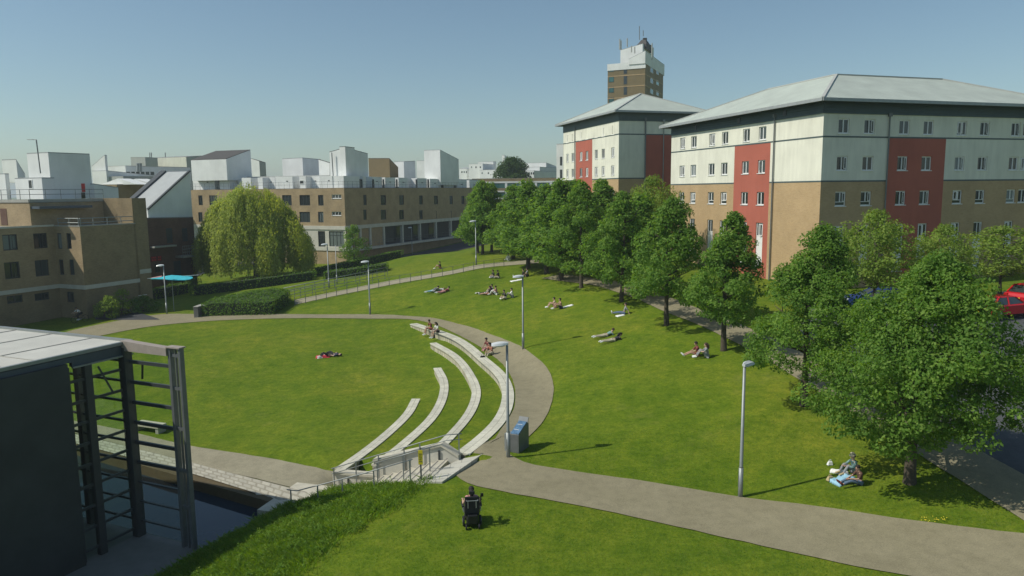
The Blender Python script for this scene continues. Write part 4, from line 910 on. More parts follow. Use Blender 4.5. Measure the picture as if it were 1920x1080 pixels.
tube_rail(slant, [f_.P(a, z0+.1, 1.35), f_.P(b, z0+.1, 1.35)], (.5, .9, 1.3), .35, .03, 'galv', 'balcony_railing')
(a, z1), (b, z0) = f_.px(281.5, 481), f_.px(303, 489)
sg = thing('wall_sign', 'small red two-line sign on the dark brick wall left of the willow', 'sign', f_.P(a, z0, .05)); ff = Face(sg, f_.O, f_.d, f_.L)
ff.strip(a, b, z0, z1, .08, 'cloth_maroon', 'board')
mb = MB()
for r_ in range(2):
    for k in range(6):
        if k == 3: continue
        u = a+(b-a)*(.08+.145*k); v = z0+(z1-z0)*(.15+.45*r_); mb.hexa([ff.P(u, v, .11), ff.P(u+(b-a)*.09, v, .11), ff.P(u+(b-a)*.09, v, .082), ff.P(u, v, .082)], [ff.P(u, v+(z1-z0)*.28, .11), ff.P(u+(b-a)*.09, v+(z1-z0)*.28, .11), ff.P(u+(b-a)*.09, v+(z1-z0)*.28, .082), ff.P(u, v+(z1-z0)*.28, .082)])
mb.build('lettering', 'sign_red', sg)

# ---------------------------------------------------------------- brick tower
twC = atY(1210, 190, 190); tower = thing('tower_block', 'tall brown brick tower with a white crown, aerials and a dark cap, behind the halls', 'tower', (twC[0], twC[1], 3))
tb = block(tower, 1210, 190, 1138, 1240, 116, 2, 'brick_olive', 'brick_brown', ytr=124, roof='roof_grey')
fL, fR = tb['L'], tb['R']
zc = tb['zc']
for k in range(14):
    z = zc-.35-2.75*k
    if k: 
        for f_ in (fL, fR): f_.strip(0, f_.L, z, z+.22, .05, 'brick_gold', 'floor_band')
for k in range(9):
    y = 129+19.7*k
    overlay(fL, 1141.5, y-5, 1151, y+5, 'glass_teal', 'window', frame='frame_dark'); overlay(fL, 1169.5, y-6, 1175.5, y+9, 'glass', 'stair_window', frame='frame_dark')
    overlay(fR, 1219.5, y-3, 1224.5, y+9, 'glass_teal', 'window', frame='upvc'); overlay(fR, 1230.5, y+1, 1235, y+12, 'glass_teal', 'window', frame='upvc')
zp = atY(1210, 116, 190)[2]
block(tower, 1210, 189.7, 1176, 1242, 95, zp-.4, 'clad_white', ytl=111, ytr=122, roof='slab_grey', name='crown')
fL.strip(-.1, fL.px(1177, 115)[0], zp-1.5, zp+.15, .14, 'clad_white', 'parapet'); fL.strip(fL.px(1177, 115)[0]+.01, fL.L+.1, zp-1.5, zp+.2, .13, 'clad_white', 'parapet')
block(tower, 1205, 193, 1161, 1222, 82, zp, 'clad_white', ytl=94, ytr=90, roof='slab_grey', name='plant_room')
hd = block(tower, 1212, 194, 1191, 1219, 83, zp+4, 'roof_dark', ytl=84, ytr=85, roof='roof_dark', name='cap')
cxy = (hd['A']+hd['B']+hd['C']+hd['E'])/4; mb = MB(); zz = hd['zc']; top = atY(1206, 68, 195)[2]
ps = [hd['C'], hd['B'], hd['E'], hd['A']]; q_ = [cxy+(p-cxy)*.45 for p in ps]; mb.hexa([(*p, zz) for p in ps], [(*p, zz+(top-zz)*.7) for p in q_]); mb.box(cxy[0]-.5, cxy[0]+.5, cxy[1]-.5, cxy[1]+.5, zz, top); mb.build('cap_roof', 'roof_dark', tower)
for x, y0, y1 in ((1162, 73, 93), (1164.5, 76, 93), (1176, 72, 88), (1222.5, 81, 112), (1199, 49, 75), (1206, 57, 68), (1184, 86, 98), (1190, 88, 100)):
    mb = MB(); p = atY(x, y0, 191.5); q = atY(x, y1, 191.5); mb.tube([p, q], .1 if x > 1198 and x < 1210 else .16, 5); mb.build('aerial', 'clad_grey' if x < 1198 or x > 1210 else 'pipe', tower)

# ---------------------------------------------------------------- far buildings
def far(label, name='far_building', cat='building', at=(0, 0)):
    p = atY(at[0], at[1], at[2]); return thing(name, label, cat, (p[0], p[1], 2))
F = far('low grey and beige metal-clad hall on the skyline above the slanted roof', at=(347, 320, 200)); q = block(F, 349, 200, 272, 405, 294, 2, 'render_cream', 'clad_grey', ytl=297, ytr=291, roof='roof_grey')
q = block(F, 272, 196, 250, 300, 295, 2, 'clad_grey', ytl=295, ytr=296, roof='roof_grey'); 
for x in (281, 284, 310): mb = MB(); mb.tube([atY(x, 286, 205), atY(x, 296, 205)], .12, 5); mb.build('aerial', 'pipe', F)
F = far('white chimney-like block with a sloping side on the skyline, left of the slanted grey roof', at=(195, 320, 130)); block(F, 196, 130, 176, 206, 291, 3, 'clad_white', ytl=312, ytr=291, roof='slab_grey'); block(F, 199, 129, 176, 300, 320, 2, 'clad_white', ytr=330, roof='slab_grey')
F = far('long low white building with a strip of windows seen over the slanted roof', at=(300, 330, 150)); q = block(F, 235, 140, 206, 360, 311, 2, 'clad_white', ytr=314, roof='roof_pale'); q2 = block(F, 231, 128, 176, 300, 331, 2, 'clad_grey', ytr=331, roof='roof_pale')
for k in range(6): overlay(q['R'], 237+9*k, 322, 244+9*k, 328, 'glass', 'window')
for x in (259, 263): mb = MB(); mb.tube([atY(x, 306, 135), atY(x, 322, 135)], .3, 6); mb.build('flue', 'galv', F)
F = far('low rooflights and brown parapet between the white block and the slanted roof', at=(240, 340, 110)); q = block(F, 219, 108, 176, 285, 346, -1, 'brick_brown', ytr=345, roof='roof_pale', lmin=6)
mb = MB()
for k in range(3):
    p = W2(q['A'], (UD, 1+3.0*k), (VD, -1)); mb.prism([(*p, q['zc']), (*W2(p, (VD, -8)), q['zc']), (*W2(p, (VD, -4)), q['zc']+.9)], (*(UD*2.2), 0))
mb.build('rooflights', 'clad_white', F)
F = far('olive brown brick block with a sloping right side behind the white rooftop storey', at=(730, 310, 150)); block(F, 730, 150, 693, 748, 297, 3, 'brick_olive', ytl=297, ytr=314, roof='roof_dark')
F = far('small dark-roofed white block on the skyline right of the steep-topped white block', at=(500, 300, 190)); q = block(F, 486, 190, 474, 501, 302, 2, 'clad_white', 'clad_grey', ytl=297, ytr=305, roof='roof_dark')
F = far('pair of small white cubes on the skyline left of the tall white stair block', at=(790, 310, 200)); block(F, 798, 200, 783, 815, 301, 2, 'clad_white', roof='slab_grey')
F = far('cluster of white cubic flats on the far skyline left of the round tree', at=(900, 320, 230)); 
for c in ((875, 235, 862, 884, 316, 314), (905, 228, 880, 928, 307, 309), (935, 224, 900, 960, 318, 318), (925, 240, 897, 912, 303, 303), (950, 215, 941, 960, 316, 318)):
    q = block(F, c[0], c[1], c[2], max(c[3], c[0]+6), c[4], 2, 'clad_white', ytr=c[5], roof='slab_grey')
    for k in range(3): x = c[2]+3+(c[0]-c[2])*k/3; overlay(q['L'], x, c[4]+5, x+2.2, c[4]+8, 'glass', 'window')
F = far('white cubic block with a dark wedge roof rising above the round tree', at=(955, 300, 260)); block(F, 966, 262, 943, 973, 296, 2, 'clad_white', ytl=296, ytr=297, roof='slab_grey'); block(F, 946, 258, 942, 955, 291, 8, 'clad_white', ytr=296, roof='roof_dark')
F = far('white cubic flats on the far skyline right of the round tree', at=(1020, 320, 240))
for c in ((1024, 240, 985, 1043, 305, 312), (1012, 232, 983, 1050, 313, 315), (1001, 226, 980, 1046, 320, 322)):
    q = block(F, c[0], c[1], c[2], c[3], c[4], 2, 'clad_white', ytr=c[5], roof='slab_grey')
for k in range(5): overlay(q['L'], 983+4*k, 323, 985.5+4*k, 327, 'glass', 'window')
F = far('long low office with bands of green-tinted windows between white strips, behind the trees', at=(960, 350, 185))
Fo = np.array(atY(885, 350, 178)[:2]); dd = np.array([.985, -.17]); fo = Face(F, Fo, dd, 27.0)
zz = [fo.px(960, y)[1] for y in (334, 340, 343, 352.5, 357.5, 360, 370, 373)]
fo.band(0, 27, -1, zz[7], 'brick_brown'); fo.strip(0, 27, zz[7], zz[6], .1, 'clad_white', 'white_strip'); fo.band(0, 27, zz[6], zz[5], 'glass_teal', 'glazing_band'); fo.strip(0, 27, zz[5], zz[4], .1, 'clad_white', 'white_strip'); fo.band(0, 27, zz[4], zz[3], 'brick_brown'); fo.band(0, 27, zz[3], zz[2], 'glass_teal', 'glazing_band'); fo.strip(0, 27, zz[2], zz[1], .1, 'clad_white', 'white_strip'); fo.band(0, 27, zz[1], zz[0], 'brick_brown')
for k in range(8):
    t = 1.2+3.6*k
    for za_, zb_ in ((zz[6], zz[5]), (zz[3], zz[2])): fo.strip(t-.28, t+.28, za_, zb_, .06, 'clad_white', 'mullion')
mb = MB(); mb.hexa([fo.P(0, zz[0]-.1), fo.P(27, zz[0]-.1), fo.P(27, zz[0]-.1, -14), fo.P(0, zz[0]-.1, -14)], [fo.P(0, zz[0]), fo.P(27, zz[0]), fo.P(27, zz[0], -14), fo.P(0, zz[0], -14)]); mb.build('roof', 'roof_pale', F)
F = far('narrow pale block half hidden behind the left end of the farther hall', at=(1050, 300, 125)); q = block(F, 1056, 125, 1043.5, 1075, 270, 3, 'clad_white', roof='slab_grey')
for y in (302, 326): overlay(q['L'], 1050, y-8, 1054, y+8, 'frame_dark', 'window')
F = far('grey roofed hall whose ridge shows between the two residence halls', at=(1290, 200, 120))
C_2 = np.array(atY(1262, 250, 112)[:2]); mb = MB(); w = lambda s, t, z: (*W2(C_2, (BD, s), (AD, t)), z)
zz0, zz1 = 20.6, 24.2; mb.quad(w(-1, -1, zz0), w(26, -1, zz0), w(19, 7, zz1), w(6, 7, zz1)); mb.quad(w(26, -1, zz0), w(26, 15, zz0), w(19, 7, zz1)); mb.quad(w(26, 15, zz0), w(-1, 15, zz0), w(6, 7, zz1), w(19, 7, zz1)); mb.quad(w(-1, 15, zz0), w(-1, -1, zz0), w(6, 7, zz1)); mb.build('roof', 'roof_b', F)
mb = MB(); mb.hexa([w(0, 0, 3), w(25, 0, 3), w(25, 14, 3), w(0, 14, 3)], [w(0, 0, zz0), w(25, 0, zz0), w(25, 14, zz0), w(0, 14, zz0)]); mb.build('wall', 'render_cream', F)
F = far('hall at the right edge whose grey roof just shows past the large hall', at=(1915, 180, 95))
C_2 = np.array(atY(1925, 300, 92)[:2]); zz0, zz1 = 20.3, 23.6; mb = MB(); mb.quad(w(-8, -1, zz0), w(26, -1, zz0), w(19, 7, zz1), w(-1, 7, zz1)); mb.quad(w(-8, -1, zz0), w(-1, 7, zz1), w(-8, 15, zz0)); mb.quad(w(-8, 15, zz0), w(-1, 7, zz1), w(19, 7, zz1), w(26, 15, zz0)); mb.build('roof', 'roof_b', F)
mb = MB(); mb.hexa([w(-7, 0, 3), w(25, 0, 3), w(25, 14, 3), w(-7, 14, 3)], [w(-7, 0, zz0), w(25, 0, zz0), w(25, 14, zz0), w(-7, 14, zz0)]); mb.build('wall', 'render_cream', F)
# ---------------------------------------------------------------- glass-cornered building at the left, by the pond
GZ = -2.38
gq = np.array(atZ(262, 1003, GZ)); glen = -column_t(gq, VD, 366)
bx = column_t(gq, VD, 366, 1040)
r_ = ray(366, 1040); k_ = r_[0]/r_[1]; glen = (gq[0]-k_*gq[1])/( -k_*-VD[1]*-1 - -VD[0]) if False else None
def col_at(C, d, px, py):
    r = ray(px, py); k = r[0]/r[1]; return (k*C[1]-C[0])/(d[0]-k*d[1])
gl = -col_at(gq, VD, 366, 1040)                 # distance from the big pillar to the free outer post (along -V)
gp0 = W2(gq, (VD, -gl))
ZTOP = atY(345, 653, gp0[1])[2]; ZR = atY(236, 641, gq[1])[2]
GF = Face(None, gq, UD, 1)
pav = thing('glass_pavilion', 'dark-clad building at the lower left with flat pale roof and steel-framed glass corner', 'building', (*gq, GZ))
GF.root = pav
def gu(t, z, out=0.0): q = gq+UD*t+np.array([UD[1], -UD[0]])*out; return (q[0], q[1], z)      # the side facing right
def gv(t, z, out=0.0): q = gq+VD*t+UD*out; return (q[0], q[1], z)                             # the far end, t > 0 to the left
tw = col_at(gq, UD, 118, 682); zw = onwall(118, 682, gq+0*UD, UD)[1]; tp = col_at(gq, UD, 163, 700)
tw = -abs(tw); tp = -abs(tp)
mb = MB(); mb.hexa([gu(-20, GZ-1, .25), gu(tw, GZ-1, .25), gu(tw, GZ-1, -9), gu(-20, GZ-1, -9)], [gu(-20, zw, .25), gu(tw, zw, .25), gu(tw, zw, -9), gu(-20, zw, -9)]); mb.build('clad_wall', 'wall_dark', pav)
mb = MB(); mb.hexa([gu(tw-.05, GZ-1, -10.2), gu(-.3, GZ-1, -10.2), gu(-.3, GZ-1, -14), gu(tw-.05, GZ-1, -14)], [gu(tw-.05, ZR-.2, -10.2), gu(-.3, ZR-.2, -10.2), gu(-.3, ZR-.2, -14), gu(tw-.05, ZR-.2, -14)]); mb.build('inner_wall', 'concrete_dark', pav)
# fascia and roof
mb = MB(); mb.hexa([gu(-20, zw+.003, .12), gu(tw+.3, zw+.003, .12), gu(tw+.3, zw+.003, -.1), gu(-20, zw+.003, -.1)], [gu(-20, ZR-.12, .12), gu(tw+.3, ZR-.12, .12), gu(tw+.3, ZR-.12, -.1), gu(-20, ZR-.12, -.1)])
mb.hexa([gu(tw+.3, ZR-.5, .05), gu(.1, ZR-.5, .05), gu(.1, ZR-.5, -.1), gu(tw+.3, ZR-.5, -.1)], [gu(tw+.3, ZR-.12, .05), gu(.1, ZR-.12, .05), gu(.1, ZR-.12, -.1), gu(tw+.3, ZR-.12, -.1)]); mb.build('fascia', 'fascia_blue', pav)
mb = MB(); mb.hexa([gu(tw+.3, ZR-.56, .12), gu(.3, ZR-.56, .12), gu(.3, ZR-.56, .0), gu(tw+.3, ZR-.56, .0)], [gu(tw+.3, ZR-.5, .12), gu(.3, ZR-.5, .12), gu(.3, ZR-.5, 0), gu(tw+.3, ZR-.5, 0)]); mb.build('drip_edge', 'galv', pav)
mb = MB(); mb.hexa([gu(-20, ZR-.12, .0), gu(.3, ZR-.12, .0), gu(.3, ZR-.12, -18), gu(-20, ZR-.12, -18)], [gu(-20, ZR-.04, .0), gu(.3, ZR-.04, .0), gu(.3, ZR-.04, -18), gu(-20, ZR-.04, -18)]); mb.build('roof', 'roof_pale', pav)
mb = MB()
mb.bar(gu(.25, ZR+.0, -18), gu(.25, ZR+.0, .1), .14, .1); mb.bar(gu(-20, ZR-.02, .06), gu(.3, ZR-.02, .06), .14, .12)
mb.build('roof_edge_trim', 'galv', pav)
mb = MB()
for k in (2.1, 4.6, 7.0): mb.bar(gu(-20, ZR-.03, -k-.6), gu(.2, ZR-.03, -k), .04, .03)
for k in (-3.4, -7, -10.5): mb.bar(gu(k, ZR-.03, -18), gu(k, ZR-.03, -.1), .04, .03)
mb.build('roof_seams', 'concrete', pav)
mb = MB(); mb.hexa([gu(-6.3, ZR-.04, -.7), gu(-4.6, ZR-.04, -.7), gu(-4.6, ZR-.04, -2.4), gu(-6.3, ZR-.04, -2.4)], [gu(-6.3, ZR+.3, -.7), gu(-4.6, ZR+.3, -.7), gu(-4.6, ZR+.22, -2.4), gu(-6.3, ZR+.22, -2.4)]); mb.build('rooflight', 'roof_pale', pav)
# floor slab
mb = MB(); mb.hexa([gv(-gl-.3, GZ-1, .25), gv(-gl-.3, GZ-1, -12), gv(6.3, GZ-1, -12), gv(6.3, GZ-1, .25)], [gv(-gl-.3, GZ, .25), gv(-gl-.3, GZ, -12), gv(6.3, GZ, -12), gv(6.3, GZ, .25)]); mb.build('floor_slab', 'concrete_dark', pav)
# posts
def post(t, a, z1, w=.28, d=.2, name='post', mat='steel_grey', face=gv):
    mb = MB()
    for dz in ((0,),): mb.hexa([face(t-w/2, GZ, d/2), face(t+w/2, GZ, d/2), face(t+w/2, GZ, -d/2), face(t-w/2, GZ, -d/2)], [face(t-w/2, z1, d/2), face(t+w/2, z1, d/2), face(t+w/2, z1, -d/2), face(t-w/2, z1, -d/2)])
    return mb.build(name, mat, pav, bevel=.012)
post(0, 0, ZR-.2, .36, .36, 'pillar', 'frame_dark'); post(-gl, 0, ZTOP, .13, .2); post(-gl+.52, 0, ZTOP, .14, .2); post(-gl+.26, 0, ZTOP-.02, .05, .1, 'spacer')
for z in (ZTOP-.3, ZTOP-1.6, ZTOP-3.2, ZTOP-4.9, ZTOP-6.4):
    mb = MB(); mb.bar(gv(-gl, z, .0), gv(-gl+.52, z, .0), .1, .12); mb.build('spacer_plate', 'steel_grey', pav)
mb = MB(); mb.hexa([gv(-gl+.6, ZTOP-.32, .16), gv(0, ZTOP-.3, .16), gv(0, ZTOP-.3, -.16), gv(-gl+.6, ZTOP-.32, -.16)], [gv(-gl+.6, ZTOP-.02, .16), gv(0, ZTOP+.1, .16), gv(0, ZTOP+.1, -.16), gv(-gl+.6, ZTOP-.02, -.16)]); mb.build('top_beam', 'steel_beam', pav)
mb = MB(); mb.hexa([gv(-gl-.1, ZTOP, .16), gv(-gl+.62, ZTOP, .16), gv(-gl+.62, ZTOP, -.16), gv(-gl-.1, ZTOP, -.16)], [gv(-gl-.1, ZTOP+.05, .16), gv(-gl+.62, ZTOP+.05, .16), gv(-gl+.62, ZTOP+.05, -.16), gv(-gl-.1, ZTOP+.05, -.16)]); mb.build('post_cap', 'steel_beam', pav)
post(tp, 0, ZR-.5, .3, .22, 'post', 'frame_dark', gu); post(tw+.12, 0, ZR-.5, .1, .14, 'post', 'frame_dark', gu); post(2.9, 0, ZR-.4, .26, .26, 'post', 'frame_dark', gv); post(6.0, 0, ZR-.4, .3, .3, 'post', 'frame_dark', gv)
zs = [ZTOP-.75-.83*k for k in range(9)]
for k, z in enumerate(zs):
    w_ = .13 if k < 6 else .06
    mb = MB(); mb.bar(gv(-gl+.6, z, 0), gv(-.24, z, 0), .1, w_); mb.build('louvre', 'frame_dark', pav)
    mb = MB(); mb.bar(gv(.24, z, 0), gv(10, z, 0), .07, .09); mb.build('louvre', 'frame_dark', pav)
    mb = MB(); mb.bar(gu(tw+.1, z-.3, 0), gu(-.24, z-.3, 0), .08, .1); mb.build('louvre', 'frame_dark', pav)
mb = MB(); mb.quad(gv(-.26, GZ+.1, .03), gv(-gl+.64, GZ+.1, .03), gv(-gl+.64, ZTOP-.34, .03), gv(-.26, ZTOP-.34, .03)); mb.build('glass_screen', 'clear_glass', pav, fix=False)
mb = MB(); mb.quad(gv(.26, GZ+.1, .03), gv(9.9, GZ+.1, .03), gv(9.9, ZR-.4, .03), gv(.26, ZR-.4, .03)); mb.build('glass_screen', 'clear_glass', pav, fix=False)
mb = MB(); mb.quad(gu(tw+.1, GZ+.1, .03), gu(-.26, GZ+.1, .03), gu(-.26, ZR-.56, .03), gu(tw+.1, ZR-.56, .03)); mb.build('glass_screen', 'clear_glass', pav, fix=False)
for (a, b) in ((gv(-.9, ZTOP-.7, .05), gv(-.5, ZTOP-1.5, .3)), (gu(tp+.4, ZR-.7, .1), gu(tp+.75, ZR-1.8, .35))): mb = MB(); mb.bar(a, b, .07, .07); mb.build('brace', 'frame_dark', pav)
# parapet of the pond by the foot of the frame
# ---------------------------------------------------------------- bench, information stand, lamps
def local(name, label, cat, loc, rz=0, group=None):
    r = thing(name, label, cat, loc, rz, group); r['_local'] = 1; return r
def ground_at(px, py): g = G(px, py); return (float(g[0]), float(g[1]), Tz(g[0], g[1]))
bp = atZ(282, 808, -2.12); be = local('bench', 'pale concrete bench block on the waterside path, seen through the glass frame', 'bench', (bp[0], bp[1], Tz(*bp)), math.atan2(-.404, .915)+.05)
mb = MB(); mb.box(-.95, .95, -.32, .32, .3, .48); mb.build('seat', 'step_concrete', be, bevel=.02)
for x in (-1, 1): mb = MB(); mb.box(x*.8-.12, x*.8+.12, -.28, .28, -.05, .3); mb.build('leg', 'concrete', be, bevel=.02)
kp = ground_at(966, 848); ki = local('information_stand', 'boxy metal information stand with a sloping blue top beside the curved path', 'information stand', (kp[0]+.2, kp[1]+.35, kp[2]), math.radians(-28))
mb = MB(); mb.prism([(-.28, -.62, 0), (-.28, .62, 0), (-.28, .62, 1.22), (-.28, .45, 1.3), (-.28, -.62, .92)], (.56, 0, 0)); mb.build('cabinet', 'steel_grey', ki, bevel=.015)
mb = MB(); mb.prism([(-.25, -.6, .935), (-.25, .42, 1.30), (-.25, .42, 1.325), (-.25, -.6, .96)], (.5, 0, 0)); mb.build('map_panel', 'info_blue', ki); ki.scale = (.78, .8, .92)
mb = MB(); mb.prism([(-.3, .42, 1.28), (-.3, .5, 1.28), (-.3, .62, 1.5), (-.3, .56, 1.52)], (.6, 0, 0)); mb.build('hood', 'pipe', ki)
mb = MB(); mb.box(-.62, -.3, -.66, -.1, 0, .9); mb.build('side_cabinet', 'galv', ki, bevel=.01)
mb = MB()
for k in (1, 4): a = -.45+.14*k; mb.box(-.2, .2-.07*(k % 3), a, a+.035, .955+.357*(a+.6)+.014, .966+.357*(a+.6)+.014)
mb.build('map_lines', 'white_paint', ki)
def lamp_parts():
    P = {}
    mb = MB(); mb.tube([(0, 0, -.2), (0, 0, 1.15)], [.09, .085], 12); P['base_tube'] = mb.mesh('base_tube', 'galv', smooth=True)
    mb = MB(); mb.tube([(0, 0, 1.15), (0, 0, 1.2), (0, 0, 4.96)], [.085, .066, .052], 12); P['pole'] = mb.mesh('pole', 'galv', smooth=True)
    mb = MB(); n = 7; S = []
    for i in range(n):
        t = i/(n-1); x = -.66+.72*t; w = .19*math.sin(math.pi*min(1, .25+.75*t)**.8)**.5*(1 if t < .8 else 1-(t-.8)*1.6); w = max(w, .05); h = .05+.11*math.sin(math.pi*(.15+.65*t)); zz = 4.97+.03*t
        S.append([(x, -w, zz), (x, -w*.75, zz+h*.6), (x, 0, zz+h), (x, w*.75, zz+h*.6), (x, w, zz), (x, 0, zz-.02)])
    k = 6
    for r in S: mb.v += r
    for i in range(n-1):
        for j in range(k): a = i*k+j; b = i*k+(j+1) % k; mb.f.append((a, b, b+k, a+k)); mb.mi.append(0)
    mb.f.append(tuple(range(k))); mb.mi.append(0); mb.f.append(tuple((n-1)*k+j for j in range(k))); mb.mi.append(0)
    P['lamp_hood'] = mb.mesh('lamp_hood', 'lamp_head', smooth=False)
    mb = MB(); mb.ball((-.32, 0, 4.95), .24, .12, .04, 10, 5); P['lens'] = mb.mesh('lens', 'lens_clear', smooth=True)
    mb = MB(); mb.tube([(0, 0, 4.9), (-.03, 0, 5.0), (-.12, 0, 5.03)], .035, 8); P['bracket'] = mb.mesh('bracket', 'galv')
    mb = MB(); mb.box(-.07, .07, -.075, -.05, .4, .85); P['access_door'] = mb.mesh('access_door', 'pipe')
    return P
LP = lamp_parts()
LAMPS = [((1388, 932), -2.2, 'grey street lamp in the foreground, between the wide footpath and the seated pair'),
         ((953, 858), 0.0, 'grey street lamp in front of the information stand at the path junction'),
         ((981, 655), 0.1, 'grey street lamp at the outer edge of the curved path, below the hill groups'),
         ((694, 590), .05, 'grey street lamp on the far side of the path, right of the clipped hedge'),
         ((893, 497), .3, 'grey street lamp by the hillside path, in front of the leftmost tree of the row'),
         ((773, 478), .2, 'grey street lamp on the hill crest in front of the dark arcade'),
         ((617, 540), .15, 'grey street lamp beside the ramp railing, right of the willow'),
         ((313, 588), .0, 'grey street lamp on the far left, with the turquoise canopy behind it')]
for (px, py), rz, lab in LAMPS:
    g = ground_at(px, py); r = local('street_lamp', lab, 'street lamp', g, rz, 'street lamps across the lawns')
    for k, me in LP.items(): link(k, me, r)
g = ground_at(632, 532); r = local('street_lamp', 'thin grey pole standing just right of the lamp by the ramp, near the small tree', 'pole', g, 0, None); r.scale = (.8, .8, .92)
for k in ('base_tube', 'pole'): link(k, LP[k], r)

# ---------------------------------------------------------------- turquoise canopy far left
g = ground_at(322, 570); g = (*atY(322, 520, 76)[:2], Tz(*atY(322, 520, 76)[:2])); zc_ = atY(322, 519.5, g[1])[2]
c = local('canopy', 'low turquoise fabric canopy on a pole in front of the dark brick building', 'canopy', g, .15)
mb = MB(); n = 16; h = zc_-g[2]
for i in range(n): a = 2*math.pi*i/n; mb.v.append((2.1*math.cos(a), 1.0*math.sin(a), h-.14+.12*math.sin(2*a)))
mb.v.append((0, 0, h+.22)); mb.v.append((0, 0, h+.12)); m0 = len(mb.v)
for i in range(n): a = 2*math.pi*i/n; mb.v.append((2.1*math.cos(a), 1.0*math.sin(a), h-.2+.12*math.sin(2*a)))
for i in range(n):
    j = (i+1) % n; mb.f += [(i, j, n), (m0+j, m0+i, n+1), (i, m0+i, m0+j, j)]; mb.mi += [0, 0, 0]
mb.build('fabric', 'cyan_cloth', c); mb = MB(); mb.tube([(0, 0, 0), (0, 0, h+.15)], .04, 8); mb.build('pole', 'galv', c); mb = MB(); mb.bar((-2.4, 0, h-.08), (2.6, .3, h+.12), .05, .05); mb.build('spar', 'white_paint', c)
mb = MB(); mb.quad((-2.05, -.3, h-.02), (-.9, -.45, h+.1), (-.9, -.1, h+.18), (-2.0, -.05, h+.0)); mb.build('fabric_stripe', 'cloth_pink', c)

# ---------------------------------------------------------------- people
PEND = []
def skin_mesh(verts, edges, radii, mat, root, sub=1):
    me = bpy.data.meshes.new('tmp'); me.from_pydata(verts, edges, []); o = bpy.data.objects.new('tmp', me); COL.objects.link(o)
    md = o.modifiers.new('s', 'SKIN'); md.use_smooth_shade = True; md.branch_smoothing = .3
    sv = me.skin_vertices[0].data
    for i, r in enumerate(radii): sv[i].radius = r if hasattr(r, '__len__') else (r, r); sv[i].use_root = (i == root)
    o.modifiers.new('b', 'SUBSURF').levels = sub
    return o
V3 = Vector
POSES = {
 'knees': dict(P=(0,0,.13), Wt=(0,.0,.30), C=(0,.04,.47), Nk=(0,.07,.62), H=(0,.1,.76), Sh=(.17,.05,.56), El=(.27,.22,.38), Wr=(.12,.42,.40), Hp=(.09,.0,.12), Kn=(.13,.38,.46), An=(.12,.62,.08), To=(.13,.80,.05)),
 'legs': dict(P=(0,0,.12), Wt=(0,-.05,.28), C=(0,-.11,.45), Nk=(0,-.14,.60), H=(0,-.11,.75), Sh=(.17,-.12,.54), El=(.24,-.28,.32), Wr=(.26,-.38,.08), Hp=(.09,.02,.11), Kn=(.12,.45,.16), An=(.14,.87,.08), To=(.17,.92,.20)),
 'reach': dict(P=(0,0,.13), Wt=(0,-.01,.30), C=(0,.02,.48), Nk=(0,.06,.62), H=(0,.12,.75), Sh=(.17,.03,.56), El=(.22,.2,.36), Wr=(.1,.42,.3), Hp=(.09,.02,.12), Kn=(.12,.42,.24), An=(.13,.8,.08), To=(.15,.9,.16)),
 'cross': dict(P=(0,0,.13), Wt=(0,.01,.29), C=(0,.04,.46), Nk=(0,.07,.61), H=(0,.12,.75), Sh=(.17,.05,.55), El=(.25,.18,.34), Wr=(.12,.35,.26), Hp=(.1,.02,.12), Kn=(.34,.30,.16), An=(.04,.42,.08), To=(-.12,.46,.07)),
 'wall': dict(P=(0,0,.13), Wt=(0,.03,.29), C=(0,.09,.46), Nk=(0,.14,.60), H=(0,.2,.74), Sh=(.17,.11,.55), El=(.25,.2,.34), Wr=(.14,.4,.24), Hp=(.09,.03,.11), Kn=(.12,.46,.12), An=(.11,.56,-.33), To=(.12,.74,-.37)),
 'prone': dict(P=(0,0,.12), Wt=(0,.16,.16), C=(0,.33,.23), Nk=(0,.46,.33), H=(0,.56,.42), Sh=(.17,.38,.27), El=(.22,.5,.05), Wr=(.12,.72,.07), Hp=(.09,-.02,.11), Kn=(.11,-.44,.08), An=(.12,-.84,.09), To=(.12,-1.0,.05)),
 'back': dict(P=(0,0,.11), Wt=(0,.17,.12), C=(0,.35,.14), Nk=(0,.5,.13), H=(0,.65,.15), Sh=(.17,.43,.12), El=(.34,.25,.07), Wr=(.26,.05,.12), Hp=(.09,-.02,.1), Kn=(.11,-.38,.32), An=(.12,-.66,.07), To=(.13,-.82,.05)),
 'chair': dict(P=(0,0,.6), Wt=(0,-.02,.77), C=(0,-.02,.95), Nk=(0,0,1.1), H=(0,.03,1.25), Sh=(.18,-.01,1.03), El=(.29,.0,.79), Wr=(.29,.26,.80), Hp=(.09,.03,.58), Kn=(.12,.46,.62), An=(.11,.55,.2), To=(.12,.74,.15)),
 'cycle': dict(P=(0,-.1,.95), Wt=(0,.02,1.08), C=(0,.15,1.22), Nk=(0,.27,1.33), H=(0,.35,1.44), Sh=(.17,.2,1.27), El=(.24,.4,1.08), Wr=(.2,.62,1.02), Hp=(.09,-.08,.92), Kn=(.11,.28,.72), An=(.11,.12,.33), To=(.11,.28,.26)),
}
